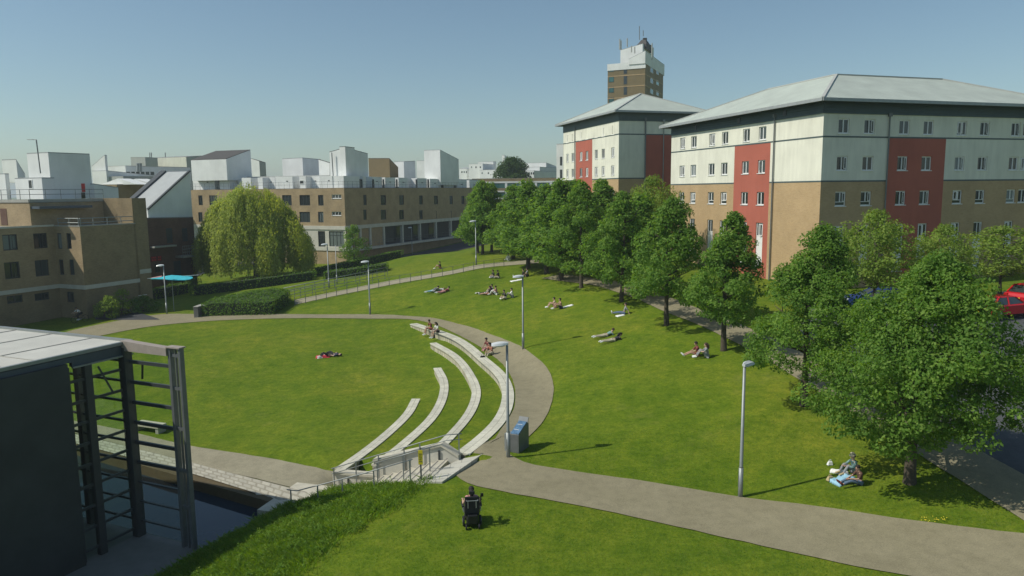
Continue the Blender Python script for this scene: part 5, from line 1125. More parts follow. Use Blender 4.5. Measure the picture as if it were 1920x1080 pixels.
def person(label, loc, rz, pose, shirt='cloth_black', legs='cloth_denim', hair='hair_dark', skin='skin_b', long=False, shorts=False, sleeves=True, bare=False, shoes='cloth_white', scale=1.0, jitter=.02, hat=None, flip=1, cat='person', group=None):
    R = random.Random(label); J = {}
    for k, v in POSES[pose].items():
        for sx, sn in ((1, 'R'), (-1, 'L')):
            j = V3([R.uniform(-jitter, jitter) for _ in range(3)]) if k in ('El', 'Wr', 'Kn', 'An') else V3((0, 0, 0))
            if k in ('An', 'To') and v[2] < .12: j.z = 0
            p = V3(v); 
            if k in ('Sh', 'El', 'Wr', 'Hp', 'Kn', 'An', 'To'): J[k+sn] = V3((p.x*sx, p.y, p.z))+j
            else: J[k] = p
    if pose in ('knees', 'legs', 'cross', 'prone', 'wall'):        # the two legs are never posed alike
        s = R.choice(('R', 'L')); d = V3((0, R.uniform(-.08, .05), R.uniform(-.05, .04))); J['Kn'+s] += d
    root = thing('person', label, 'person', loc, rz, group); root['_local'] = 1; root.scale = (scale*flip, scale, scale)
    # --- body: one skinned surface with palm and five fingers on each hand
    V = []; E = []; RD = []
    def add(p, r, par=None):
        V.append(tuple(p)); RD.append(r); i = len(V)-1
        if par is not None: E.append((par, i))
        return i
    p0 = add(J['P'], (.13, .105)); w = add(J['Wt'], (.115, .09), p0); c = add(J['C'], (.135, .10), w); nb = add(J['C'].lerp(J['Nk'], .75), .075, c); n = add(J['Nk'], .052, nb)
    hd = (J['H']-J['Nk']).normalized(); h1 = add(J['Nk']+hd*.07, .068, n); h2 = add(J['H'], (.082, .095), h1); h3 = add(J['H']+hd*.085, .062, h2)
    hands = []
    for s in 'RL':
        a = add(J['Sh'+s], .056, c); b = add(J['El'+s], .038, a); d = add(J['Wr'+s], .026, b)
        fd = (J['Wr'+s]-J['El'+s]).normalized(); pe = add(J['Wr'+s]+fd*.07, (.036, .02), d); hands.append((J['Wr'+s], fd, s))
        a = add(J['Hp'+s], .088, p0); b = add(J['Kn'+s], .056, a); m = add(J['Kn'+s].lerp(J['An'+s], .35), .053, b); d = add(J['An'+s], .034, m); add(J['To'+s], .03, d)
    jobs = {'body': skin_mesh(V, E, RD, skin, p0, 1)}
    V = []; E = []; RD = []
    if not bare:
        p0 = add(J['P'].lerp(J['Wt'], .35), (.142, .12)); w = add(J['Wt'], (.132, .107), p0); c = add(J['C'], (.15, .117), w); nb = add(J['C'].lerp(J['Nk'], .7), .085, c)
        for s in 'RL':
            a = add(J['Sh'+s], .071, c); e = .97 if sleeves else .45; add(J['Sh'+s].lerp(J['El'+s], e), .054, a)
            if sleeves == 2: add(J['El'+s].lerp(J['Wr'+s], .9), .04, len(V)-1)
        jobs['shirt'] = skin_mesh(V, E, RD, shirt, 0, 1)
    V = []; E = []; RD = []
    p0 = add(J['P'].lerp(J['Wt'], .25), (.135, .118))
    for s in 'RL':
        a = add(J['Hp'+s], .105, p0)
        if shorts: add(J['Hp'+s].lerp(J['Kn'+s], .62), .083, a)
        else: b = add(J['Kn'+s], .07, a); add(J['Kn'+s].lerp(J['An'+s], .9), .052, b)
    jobs['shorts' if shorts else 'trousers'] = skin_mesh(V, E, RD, legs, p0, 1)
    fwd = (J['H']-J['Nk']).normalized(); face = V3((0, 1, 0)); face = (face-fwd*face.dot(fwd)).normalized() if abs(fwd.y) < .9 else V3((0, 0, 1)); 
    if pose == 'back': face = V3((0, 0, 1))
    PEND.append((root, jobs, dict(shirt=shirt, legs=legs, skin=skin), hands, J, fwd, face, hair, long, shoes, hat))
    return root
def flush_people():
    bpy.context.view_layer.update(); dg = bpy.context.evaluated_depsgraph_get()
    for root, jobs, mt, hands, J, up, face, hair, long, shoes, hat in PEND:
        side = face.cross(up).normalized()
        for nm, o in jobs.items():
            me = bpy.data.meshes.new_from_object(o.evaluated_get(dg)); me.name = nm; me.materials.clear()
            me.materials.append(MATS[mt['skin'] if nm == 'body' else mt['shirt'] if nm == 'shirt' else mt['legs']])
            if nm == 'body':
                me.materials.append(MATS['hair_dark']); mb = MB()
                for wr, fd, s in hands:
                    dn = V3((0, 0, -1)); sd_ = fd.cross(dn); sd_ = sd_.normalized() if sd_.length > .05 else V3((1, 0, 0)); dn = sd_.cross(fd).normalized()*-1
                    if dn.z > 0: dn = -dn
                    base = wr+fd*.085
                    for k, (off, ln) in enumerate(((-.03, .062), (-.01, .075), (.01, .07), (.029, .055))):
                        a = base+sd_*off; b = a+fd*ln*.5+dn*.006; c = b+fd*ln*.4+dn*.028; mb.tube([a-fd*.02, b, c], [.0095, .009, .0065], 6)
                    q = 1 if s == 'R' else -1; inn = sd_*(-.035 if q*sd_.x > 0 else .035)
                    a = wr+fd*.03+inn*.7; mb.tube([a, a+inn*.7+fd*.02+dn*.01, a+inn*.8+fd*.055+dn*.022], [.012, .0105, .008], 6)
                H = J['H']; mb.ball(tuple(H+face*.098-up*.012), .014, .014, .02, 6, 4)
                for q in (1, -1): mb.ball(tuple(H+side*.083*q-up*.005), .012, .018, .026, 6, 4)
                mb.tube([H+face*.09-up*.05-side*.02, H+face*.094-up*.052, H+face*.09-up*.05+side*.02], .006, 5)
                mb.m = 1
                for q in (1, -1): mb.ball(tuple(H+face*.09+side*.032*q+up*.02), .012, .008, .008, 6, 4)
                m2 = mb.mesh('x', [mt['skin'], 'hair_dark'], smooth=True); bm = bmesh.new(); bm.from_mesh(me); bm.from_mesh(m2); bm.to_mesh(me); bm.free(); me.materials.clear(); me.materials.append(MATS[mt['skin']]); me.materials.append(MATS['hair_dark'])
            link(nm, me, root); bpy.data.objects.remove(o)
        mb = MB(); H = J['H']; c = H+up*.032-face*.02
        n0 = 0; mb.ball((0, 0, 0), 1, 1, 1, 12, 8); B = Matrix((side, face, up)).transposed()
        vv = []
        for x, y, z in mb.v:
            if z < -.2 and y > -.2: z = -.2+(z+.2)*.15
            if y > .55 and z < .45: y = .55
            vv.append(tuple(c+B@V3((x*.1, y*.118, z*.105))))
        mb.v = vv
        if long:
            mb.tube([c-face*.07, c-face*.105-up*.1, c-face*.1-up*.22, c-face*.08-up*.3], [.07, .075, .06, .03], 8)
        mb.build('hair', hair, root, smooth=True)
        if hat:
            mb = MB(); k = H+up*.085; mb.tube([k+up*.0, k+up*.012], [.145, .135], 16); mb.tube([k+up*.01, k+up*.1], [.11, .085], 12); mb.build('hat', hat, root, smooth=False)
        for s in 'RL':
            mb = MB(); a, t = J['An'+s], J['To'+s]; d = (t-a).normalized(); mb.tube([a-d*.03+V3((0, 0, .01)), a+d*.02, t, t+d*.05], [.045, .05, .043, .02], 8); mb.build('shoe', shoes, root, smooth=True)
def on(px, py, dx=0, dy=0, dz=0): g = G(px, py); x, y = g[0]+dx, g[1]+dy; return (float(x), float(y), Tz(x, y)+dz)
LEFT = math.radians(90); 
# power wheelchair user from behind
wl = on(885, 983); Y0 = 0.12
wc = local('power_wheelchair', 'black power wheelchair standing on the near lawn', 'wheelchair', wl, Y0)
person('person with a dark ponytail seated in the black power wheelchair, seen from behind', wl, Y0, 'chair', 'cloth_pink', 'cloth_black', 'hair_dark', 'skin_b', True, sleeves=False)
def part(root, name, mat, fn, bev=0, smooth=False): mb = MB(); fn(mb); return mb.build(name, mat, root, bevel=bev, smooth=smooth)
part(wc, 'backrest', 'black_cloth', lambda m: m.hexa([(-.27, -.24, .5), (.27, -.24, .5), (.27, -.16, .5), (-.27, -.16, .5)], [(-.25, -.26, 1.12), (.25, -.26, 1.12), (.25, -.2, 1.12), (-.25, -.2, 1.12)]), .03)
part(wc, 'seat', 'black_cloth', lambda m: m.box(-.26, .26, -.2, .42, .4, .5), .03)
part(wc, 'headrest', 'black_cloth', lambda m: m.box(-.1, .1, -.24, -.18, 1.18, 1.3), .02)
part(wc, 'motor_base', 'black_plastic', lambda m: m.box(-.2, .2, -.34, .3, .14, .38), .04)
part(wc, 'battery_box', 'black_plastic', lambda m: m.box(-.17, .17, -.4, -.3, .18, .5), .03)
for s in (1, -1):
    part(wc, 'arm_rest', 'black_cloth', lambda m: m.box(s*.31-.04, s*.31+.04, -.16, .28, .7, .76), .015)
    part(wc, 'arm_tube', 'galv', lambda m: m.tube([(s*.3, -.2, .55), (s*.3, -.18, .7), (s*.3, .2, .7), (s*.3, .2, .45)], .014, 8))
    part(wc, 'back_tube', 'galv', lambda m: m.tube([(s*.14, -.285, .72), (s*.14, -.29, 1.0)], .014, 8))
    w_ = part(wc, 'wheel', 'rubber', lambda m: m.cyl((s*.29, -.05, .17), (1, 0, 0), .17, .07, 20), .01); part(w_, 'rim', 'rim', lambda m: m.cyl((s*.33, -.05, .17), (1, 0, 0), .09, .012, 14))
    part(wc, 'caster', 'rubber', lambda m: m.cyl((s*.22, -.38, .09), (1, 0, 0), .09, .045, 16)); part(wc, 'caster', 'rubber', lambda m: m.cyl((s*.22, .42, .09), (1, 0, 0), .09, .045, 16))
    part(wc, 'foot_plate', 'black_plastic', lambda m: m.box(s*.12-.09, s*.12+.09, .5, .76, .08, .1))
part(wc, 'joystick', 'black_plastic', lambda m: (m.box(.29, .37, .28, .4, .74, .79), m.tube([(.33, .34, .79), (.33, .34, .85)], .012, 6), m.ball((.33, .34, .87), .02, .02, .02, 8, 5)))
part(wc, 'mirror', 'black_plastic', lambda m: (m.tube([(.3, .2, .72), (.37, .22, .92)], .01, 6), m.box(.33, .43, .2, .23, .9, 1.02)))
part(wc, 'push_bar', 'galv', lambda m: m.tube([(-.2, -.3, 1.02), (-.2, -.38, 1.02), (.2, -.38, 1.02), (.2, -.3, 1.02)], .014, 8))
# seated pair near the big tree
person('person in a pale green top and light cap seated by the largest tree', on(1607, 893, 0, .25), LEFT+.2, 'knees', 'cloth_teal', 'cloth_grey', 'hair_dark', 'skin_b', sleeves=2, hat='cloth_beige', shoes='food_tan', scale=.87)
person('person in a dark brown top and blue jeans seated near the wide footpath', on(1608, 905, .0, -.15), LEFT+.05, 'reach', 'cloth_brown', 'cloth_denim', 'hair_dark', 'skin_a', shoes='cloth_maroon', sleeves=1, scale=.87)
def cloth(label, loc, rz, w, d, mat, name='blanket', cat='blanket', h=.03, bumpy=.03, group=None, seed=1):
    R = random.Random(label); r = thing(name, label, cat, loc, rz, group); r['_local'] = 1; n = 9; mb = MB()
    Z = [[R.uniform(0, bumpy) for _ in range(n)] for _ in range(n)]
    for top in (1, 0):
        for i in range(n):
            for j in range(n):
                x = w*(i/(n-1)-.5)*(1+R.uniform(-.04, .04)); y = d*(j/(n-1)-.5)*(1+R.uniform(-.04, .04)); c, s_ = math.cos(rz), math.sin(rz); gx_, gy_ = loc[0]+c*x-s_*y, loc[1]+s_*x+c*y
                mb.v.append((x, y, Tz(gx_, gy_)-loc[2]+(h+Z[i][j] if top else -.04)))
    for i in range(n-1):
        for j in range(n-1): a = i*n+j; mb.f.append((a, a+n, a+n+1, a+1)); mb.mi.append(0); b = n*n+a; mb.f.append((b, b+1, b+n+1, b+n)); mb.mi.append(0)
    for i in range(n-1):
        for a, b in ((i, i+1), (n*(n-1)+i, n*(n-1)+i+1), (i*n, (i+1)*n), (i*n+n-1, (i+1)*n+n-1)): mb.f.append((a, b, b+n*n, a+n*n)); mb.mi.append(0)
    o = mb.mesh(name, mat, smooth=True); link('fabric', o, r); return r
def bag(label, loc, rz, mat, sc=1.0, cat='bag', name='bag'):
    r = thing(name, label, cat, loc, rz); r['_local'] = 1
    mb = MB(); mb.hexa([(-.2*sc, -.12*sc, 0), (.2*sc, -.12*sc, 0), (.2*sc, .12*sc, 0), (-.2*sc, .12*sc, 0)], [(-.14*sc, -.07*sc, .26*sc), (.15*sc, -.06*sc, .24*sc), (.14*sc, .07*sc, .27*sc), (-.13*sc, .06*sc, .23*sc)]); mb.build('body', mat, r, bevel=.04*sc)
    mb = MB(); mb.tube([(-.08*sc, 0, .24*sc), (-.06*sc, 0, .34*sc), (.06*sc, 0, .35*sc), (.08*sc, 0, .24*sc)], .012, 6); mb.build('handle', mat, r); return r
cloth('pale blue crumpled cloth on the grass by the legs of the person in jeans', on(1580, 903), .4, .8, .45, 'cloth_sky', 'cloth', 'cloth', .05, .12)
bag('tan rolled bag at the feet of the person in jeans', on(1556, 901), .3, 'food_tan', .7)
cloth('flat white paper sheet lying between the seated pair and the wide lawn', on(1570, 886), -.5, .5, .22, 'paper', 'paper_sheet', 'paper', .05, .05)
bag('small white food box on the open grass left of the seated pair', on(1556, 872), .1, 'paper', .6, 'box', 'food_box')
bag('white picnic bowl held between the seated pair', on(1588, 893, 0, .1, .02), .1, 'paper', .5, 'bowl', 'bowl')
# groups on the hill
def grp(lst, g):
    for a in lst: person(*a[:4], **a[4], group=g)
grp([('person in a maroon top and bare legs, left of the pair below the third tree', on(1308, 668), LEFT, 'reach', dict(shirt='cloth_maroon', legs='cloth_rust', shorts=True, skin='skin_a')),
     ('person in a pale grey top, right one of the pair below the third tree', on(1326, 671), LEFT-.2, 'knees', dict(shirt='cloth_grey', legs='cloth_grey', hair='hair_brown', long=True))], 'pair seated below the third tree')
grp([('person in cream trousers lying face down on the slope, right one of two', on(1150, 640), -1.2, 'prone', dict(shirt='cloth_black', legs='cloth_beige', long=True)),
     ('person in pale clothes lying face down on the slope, left one of two', on(1136, 631), -1.2, 'prone', dict(shirt='cloth_teal', legs='cloth_beige', hair='hair_brown'))], 'two lying on the slope')
grp([('lone person in jeans seated just below the tree row, beside a white sheet', on(1170, 589), LEFT-.1, 'legs', dict(shirt='cloth_grey', legs='cloth_denim'))], 'lone sunbathers')
grp([('bare-shouldered person on the left of the pair with a white towel', on(1041, 577), LEFT, 'knees', dict(shirt='cloth_beige', legs='cloth_pink', shorts=True, sleeves=False)),
     ('bare-backed person on the right of the pair with a white towel', on(1052, 579), LEFT+.2, 'knees', dict(legs='cloth_navy', shorts=True, bare=True, skin='skin_a'))], 'pair with a white towel')
cloth('white towel on the grass right of the bare-backed pair', on(1063, 575), .2, 1.0, .4, 'paper', 'towel', 'towel')
cloth('white sheet on the grass at the knees of the lone person in jeans', on(1163, 592), .3, .6, .4, 'paper', 'towel', 'towel')
grp([('person in black, left one of the pair left of the tall lamp', on(947, 561), LEFT+.4, 'cross', dict(shirt='cloth_black', legs='cloth_beige')),
     ('person in a white shirt, right one of the pair left of the tall lamp', on(961, 558), LEFT, 'knees', dict(shirt='cloth_white', legs='cloth_grey'))], 'pair left of the tall lamp')
grp([('person in dark clothes lying propped up at the left of the group of four', on(908, 552), -2.2+LEFT*0, 'prone', dict(shirt='cloth_navy', legs='cloth_black')),
     ('person with bare arms seated second from left in the group of four', on(916, 553), LEFT, 'legs', dict(shirt='cloth_black', legs='cloth_rust', shorts=True, skin='skin_a', long=True)),
     ('person in a grey top seated third from left in the group of four', on(924, 550), LEFT+.3, 'knees', dict(shirt='cloth_grey', legs='cloth_beige')),
     ('person in a pale pink top seated at the right of the group of four', on(931, 553), LEFT-.3, 'knees', dict(shirt='cloth_pink', legs='cloth_white', skin='skin_a'))], 'group of four on the hill')
grp([('person in dark grey on the left of the pair high on the hill', on(926, 521), LEFT+.3, 'cross', dict(shirt='cloth_black', legs='cloth_grey')),
     ('person in black on the right of the pair high on the hill', on(935, 522), LEFT-.3, 'cross', dict(shirt='cloth_black', legs='cloth_beige', skin='skin_c'))], 'pair high on the hill')
grp([('person in black seated behind the tall lamp head, left of two', on(979, 520), LEFT, 'legs', dict(shirt='cloth_black', legs='cloth_white')),
     ('person in grey seated behind the tall lamp head, right of two', on(990, 518), LEFT, 'cross', dict(shirt='cloth_grey', legs='cloth_black'))], 'pair behind the tall lamp head')
cloth('white towel in front of the pair behind the tall lamp head', on(969, 526), .3, 1.3, .5, 'paper', 'towel', 'towel')
grp([('person in pale blue trousers, leftmost of the three lying near the crest', on(813, 547), -.9, 'prone', dict(shirt='cloth_black', legs='cloth_sky')),
     ('person in white, middle one of the three lying near the crest', on(823, 545), -.8, 'back', dict(shirt='cloth_white', legs='cloth_grey')),
     ('person in faded pink trousers, rightmost of the three lying near the crest', on(833, 548), -.9, 'prone', dict(shirt='cloth_maroon', legs='cloth_pink'))], 'three lying near the crest')
grp([('lone person in dark top and shorts seated just above the hillside path', on(826, 504), LEFT, 'knees', dict(shirt='cloth_black', legs='cloth_rust', shorts=True)),
     ('lone person in white seated at the top end of the hillside path', on(954, 489), .5, 'knees', dict(shirt='cloth_white', legs='cloth_white', hair='hair_fair'))], 'lone sunbathers')
# on the outer seat wall
def wallpos(px, py): x, y = atZ(px, py, ARCZ[0]+.02); return (x, y, ARCZ[0]+.02)
grp([('person in brown perched on the far end of the outermost seat wall, leaning forward', wallpos(809, 618), LEFT+.45, 'wall', dict(shirt='cloth_maroon', legs='cloth_rust', skin='skin_a', shorts=True)),
     ('person in a white shirt and dark skirt perched on the outermost seat wall', wallpos(821, 623), LEFT+.7, 'wall', dict(shirt='cloth_white', legs='cloth_black', shorts=True, long=True)),
     ('person in maroon with dark hair perched on the outermost wall, left of the near pair', wallpos(916, 655), LEFT+.6, 'wall', dict(shirt='cloth_maroon', legs='cloth_pink', skin='skin_a', scale=1.02)),
     ('person in rust and cream perched on the outermost wall, right of the near pair', wallpos(922, 664), LEFT+.7, 'wall', dict(shirt='cloth_rust', legs='cloth_beige', long=True, skin='skin_b'))], 'people on the outermost seat wall')
bag('black bag on the grass at the foot of the wall under the near pair', on(909, 671, -.15), .3, 'cloth_black', 1.1); bag('black bag on the grass below the person in the white shirt on the wall', on(820, 631, -.2), .3, 'cloth_black', 1.2)
# on the big lawn
grp([('person in grey lying on a red blanket, left one on the big lawn', on(616, 668), -1.0, 'back', dict(shirt='cloth_grey', legs='cloth_black')),
     ('person in black lying propped up, right one on the big lawn', on(625, 667), -1.9, 'back', dict(shirt='cloth_navy', legs='cloth_black', skin='skin_b'))], 'pair on the big lawn')
cloth('red blanket beside the pair lying on the big lawn', on(606, 669), .15, 1.1, .7, 'cloth_red')
cloth('white cloth at the edge of the red blanket on the big lawn', on(600, 671), .3, .4, .3, 'paper', 'cloth', 'cloth')
# cyclist in the shade
cl = on(151, 604); 
person('person in a white shirt riding a bicycle in the shade at the far left', cl, 2.6, 'cycle', 'cloth_white', 'cloth_black', 'hair_dark', 'skin_b')
by = local('bicycle', 'dark bicycle ridden in the shade at the far left', 'bicycle', cl, 2.6)
for y, s in ((-.5, 'r'), (.55, 'f')):
    mb = MB(); mb.tube([(0, y+.34*math.cos(a), .34+.34*math.sin(a)) for a in np.linspace(0, 2*math.pi, 21)], .018, 6); w_ = mb.build('wheel', 'rubber', by)
    mb = MB(); 
    for k in range(6): a = k*math.pi/6; mb.tube([(0, y+.33*math.cos(a), .34+.33*math.sin(a)), (0, y-.33*math.cos(a), .34-.33*math.sin(a))], .003, 3)
    mb.build('spokes', 'rim', w_)
part(by, 'frame', 'cloth_navy', lambda m: (m.tube([(0, -.5, .34), (0, -.05, .3), (0, -.16, .8), (0, -.5, .34)], .016, 6), m.tube([(0, -.05, .3), (0, .42, .78), (0, -.15, .74)], .016, 6), m.tube([(0, .55, .34), (0, .42, .78), (0, .4, .95)], .016, 6)))
part(by, 'handlebar', 'black_plastic', lambda m: m.tube([(-.24, .42, .98), (0, .44, .98), (.24, .42, .98)], .014, 6)); part(by, 'saddle', 'black_plastic', lambda m: m.hexa([(-.07, -.3, .84), (.07, -.3, .84), (.02, 0, .84), (-.02, 0, .84)], [(-.07, -.3, .88), (.07, -.3, .88), (.02, 0, .87), (-.02, 0, .87)])); part(by, 'crank', 'rim', lambda m: (m.cyl((.03, -.05, .3), (1, 0, 0), .09, .01, 14), m.tube([(.05, -.05, .3), (.07, .07, .2)], .012, 5), m.tube([(-.05, -.05, .3), (-.07, -.17, .4)], .012, 5)))
flush_people()

# ---------------------------------------------------------------- parked cars
def car(label, loc, rz, paint, L=4.2):
    r = local('parked_car', label, 'car', loc, rz, 'cars parked beside the halls'); H = .88
    prof = [(-2.05, .32), (-2.1, .62), (-2.0, .86), (-1.55, .93), (.85, .93), (1.5, .86), (2.0, .72), (2.12, .5), (2.05, .3)]
    mb = MB(); n = len(prof); S = [(-.78, .97), (-.86, 1.0), (.86, 1.0), (.78, .97)]
    ws = [.70, .84, .86, .84, .70]
    ring = []
    for k, wy in enumerate((-.86, -.80, .80, .86)):
        ring.append([(x, wy, z if abs(wy) < .85 else .32+(z-.32)*.93) for x, z in prof])
    for q in ring: mb.v += q
    for k in range(3):
        for i in range(n): j = (i+1) % n; mb.f.append((k*n+i, k*n+j, (k+1)*n+j, (k+1)*n+i)); mb.mi.append(0)
    mb.f.append(tuple(range(n))); mb.f.append(tuple(3*n+i for i in range(n))); mb.mi += [0, 0]
    mb.build('body', paint, r, bevel=.03)
    part(r, 'windows', 'glass', lambda m: m.hexa([(-1.75, -.74, .92), (1.05, -.74, .92), (1.05, .74, .92), (-1.75, .74, .92)], [(-1.15, -.6, 1.38), (.25, -.6, 1.38), (.25, .6, 1.38), (-1.15, .6, 1.38)]), .02)
    part(r, 'roof', paint, lambda m: m.hexa([(-1.25, -.61, 1.375), (.3, -.61, 1.375), (.3, .61, 1.375), (-1.25, .61, 1.375)], [(-1.1, -.54, 1.45), (.15, -.54, 1.45), (.15, .54, 1.45), (-1.1, .54, 1.45)]), .03)
    for s in (1, -1):
        for pa, pb, pw in (((1.06, s*.745, .92), (.26, s*.6, 1.4), .06), ((-.4, s*.745, .92), (-.4, s*.61, 1.39), .08), ((-1.76, s*.745, .92), (-1.16, s*.6, 1.4), .1)): part(r, 'pillar', paint, lambda m: m.bar(pa, pb, pw))
        part(r, 'headlight', 'lens_clear', lambda m: m.box(1.93, 2.1, s*.62-.16, s*.62+.16, .58, .72), .02); part(r, 'tail_light', 'lens_red', lambda m: m.box(-2.12, -2.0, s*.68-.12, s*.68+.12, .65, .85), .02); part(r, 'mirror', paint, lambda m: m.box(.72, .86, s*.95-.08, s*.95+.08, .92, 1.04), .02)
        for x in (-1.3, 1.3):
            w_ = part(r, 'wheel', 'rubber', lambda m: m.cyl((x, s*.8, .31), (0, 1, 0), .31, .2, 20), .02); part(w_, 'rim', 'rim', lambda m: m.cyl((x, s*.9, .31), (0, 1, 0), .2, .03, 14))
    part(r, 'number_plate', 'yellow', lambda m: m.box(-2.14, -2.09, -.25, .25, .48, .59)); part(r, 'bumper', 'black_plastic', lambda m: (m.box(2.0, 2.14, -.8, .8, .28, .4), m.box(-2.14, -2.0, -.8, .8, .28, .4)), .02)
def cpos(px, Y): r = ray(px, 560); x = r[0]/r[1]*Y; return (x, Y, Tz(x, Y)+.03)
car('red car seen through the tree leaves, nearer one at the right edge', cpos(1880, 46.5), .35, 'car_red'); car('red car with dark windows at the far right edge', cpos(1935, 51), .5, 'car_red'); car('dark blue car behind the slender pale tree', cpos(1645, 50), 2.9, 'car_blue')
# ---------------------------------------------------------------- vegetation
def leaves(P, size, nrm, rg, droop=.25, asp=.62):
    """one pointed leaf (a 4-cornered blade) at each point P, its face near nrm"""
    n = len(P); s = size*rg.uniform(.65, 1.25, n)[:, None]
    N_ = nrm+rg.normal(0, .55, (n, 3)); N_ /= np.linalg.norm(N_, axis=1)[:, None]+1e-9
    A = rg.normal(0, 1, (n, 3)); A[:, 2] -= droop*2; A -= N_*(A*N_).sum(1)[:, None]; A /= np.linalg.norm(A, axis=1)[:, None]+1e-9
    B = np.cross(N_, A); fold = N_*s*.12
    V = np.stack([P-A*s*.5, P+B*s*asp*.5-fold, P+A*s*.62, P-B*s*asp*.5-fold], 1).reshape(-1, 3)
    return V, np.arange(4*n).reshape(n, 4)
def crown(seed, prof, h0, h1, nclump, nleaf, size, rc=(.45, .8), mat='leaf_linden', lean=.0, flat=.7, hang=.15):
    """clumps of leaves spread through the crown, most of them near its uneven outer surface"""
    rg = np.random.default_rng(seed); P = []; Nn = []
    lob = rg.uniform(-1, 1, (3, 3))
    for k in range(nclump):
        u = rg.uniform(0, 1)**.85; h = h0+(h1-h0)*u; a = rg.uniform(0, 2*math.pi)
        R = np.interp(u, prof[0], prof[1])*(1+.13*math.sin(2*a+lob[0, 0]*6+u*4)+.12*math.sin(3*a+lob[0, 1]*6-u*9)+.10*math.sin(5*a+lob[0, 2]*6+u*15))*(1.14 if k % 11 == 0 else 1)
        rr = R*(1-rg.uniform(0, 1)**2.2*.75); c = np.array([rr*math.cos(a)+lean*u, rr*math.sin(a), h+rg.normal(0, .12)])
        out = np.array([math.cos(a), math.sin(a), .35+u*.6]); r = rg.uniform(*rc)*(.7+.5*min(1, R/2)); n = int(nleaf*(r/np.mean(rc))**2)
        d = rg.normal(0, 1, (n, 3)); d /= np.linalg.norm(d, axis=1)[:, None]; rad = r*rg.uniform(.25, 1, n)**.45
        p = d*rad[:, None]; p[:, 2] = p[:, 2]*flat-np.hypot(p[:, 0], p[:, 1])**2*hang/max(r, .1)
        P.append(c+p); Nn.append(d*.75+out*.5+np.array([0, 0, .45]))
    P = np.concatenate(P); Nn = np.concatenate(Nn); Nn /= np.linalg.norm(Nn, axis=1)[:, None]
    V, Fq = leaves(P, size, Nn, rg); return fast_mesh('crown', V, Fq, mat)
def trunk_mesh(seed, H, r, nlimb, spread, hb):
    R = random.Random(seed); mb = MB(); pts = [(0, 0, -.3), (.0, 0, .05)]; rad = [r*1.5, r*1.15]
    x = y = 0
    for k in range(1, 8): x += R.uniform(-.05, .05); y += R.uniform(-.05, .05); pts.append((x, y, H*k/7*.93)); rad.append(r*(1-.83*k/7))
    mb.tube(pts, rad, 9); tr = mb.mesh('trunk', 'bark', smooth=True)
    mb = MB()
    for k in range(nlimb):
        t = R.uniform(0, 1); z = hb+(H*.8-hb)*t; a = R.uniform(0, 6.28); L = spread*(1-.55*t)*R.uniform(.6, .95); c, s = math.cos(a), math.sin(a)
        i = min(6, int(z/(H*.93/7))); b0 = pts[i+1]
        P_ = [(b0[0], b0[1], z)]
        for q in (.35, .7, 1.0): P_.append((b0[0]+c*L*q+R.uniform(-.12, .12), b0[1]+s*L*q+R.uniform(-.12, .12), z+L*q*R.uniform(.35, .55)))
        mb.tube(P_, [r*.42*(1-.5*t), r*.28*(1-.5*t), r*.16, .012], 6)
        for q in (1, 2): b = P_[q]; mb.tube([b, (b[0]+R.uniform(-.6, .6), b[1]+R.uniform(-.6, .6), b[2]+R.uniform(.2, .7))], [r*.15, .008], 5)
    return tr, mb.mesh('limbs', 'bark', smooth=True)
def tree(name, label, loc, meshes, rz=0, sc=(1, 1, 1), group=None, cat='tree'):
    r = local(name, label, cat, loc, rz, group); r.scale = sc
    for n_, me in zip(('trunk', 'limbs', 'crown'), meshes): link(n_, me, r)
    return r
LPROF = ([0, .05, .15, .3, .5, .68, .84, .94, 1], [.45, .8, 1.0, .95, .74, .5, .3, .17, .05])
def lprof(R): return (LPROF[0], [R*v for v in LPROF[1]])
TREES = [((1705, 905), 8.3, 3.15, 'largest tree, nearest the camera at the lower right, with its trunk by the seated pair', 11),
         ((1507, 760), 8.4, 2.75, 'second tree from the camera in the row, its crown touching the largest tree', 12),
         ((1357, 657), 7.9, 2.15, 'third tree from the camera in the row, its bare trunk above the maroon-topped pair', 13),
         ((1250, 610), 8.5, 2.85, 'fourth tree from the camera in the row, with a clear shadow on the path edge', 14),
         ((1165, 565), 8.6, 3.1, 'fifth tree from the camera in the row, below the farther hall', 15),
         ((1090, 540), 9.4, 3.2, 'sixth tree from the camera in the row, left of the farther hall corner', 16)]
for i, ((px, py), H, R, lab, sd_) in enumerate(TREES):
    g = ground_at(px, py); near = i < 2
    nc = (300, 230, 180, 170, 160, 150)[i]; nl = (165, 140, 100, 80, 66, 58)[i]; sz = (.125, .135, .17, .185, .2, .215)[i]
    cm = crown(sd_, lprof(R) if i else (LPROF[0], [R*v for v in (.5, .85, 1, 1, .9, .68, .42, .24, .07)]), 1.75, H-.15, nc, nl, sz, (.34, .66), lean=(.55, .7, .4, .3, 0, 0)[i]); tr, lm = trunk_mesh(sd_, H, .17 if i else .2, 16, R*.9, 2.0)
    tree('linden_tree', lab, g, (tr, lm, cm), .0, group='row of trees along the path')
shared = []
for k in range(3):
    cm = crown(40+k, lprof(2.5), 1.7, 9.2, 170, 50, .25, (.42, .8)); tr, lm = trunk_mesh(40+k, 9.3, .18, 12, 2.1, 2.0); shared.append((tr, lm, cm))
def at_col(px, Y): r = ray(px, 480); x = r[0]/r[1]*Y; return (x, Y, Tz(x, Y))
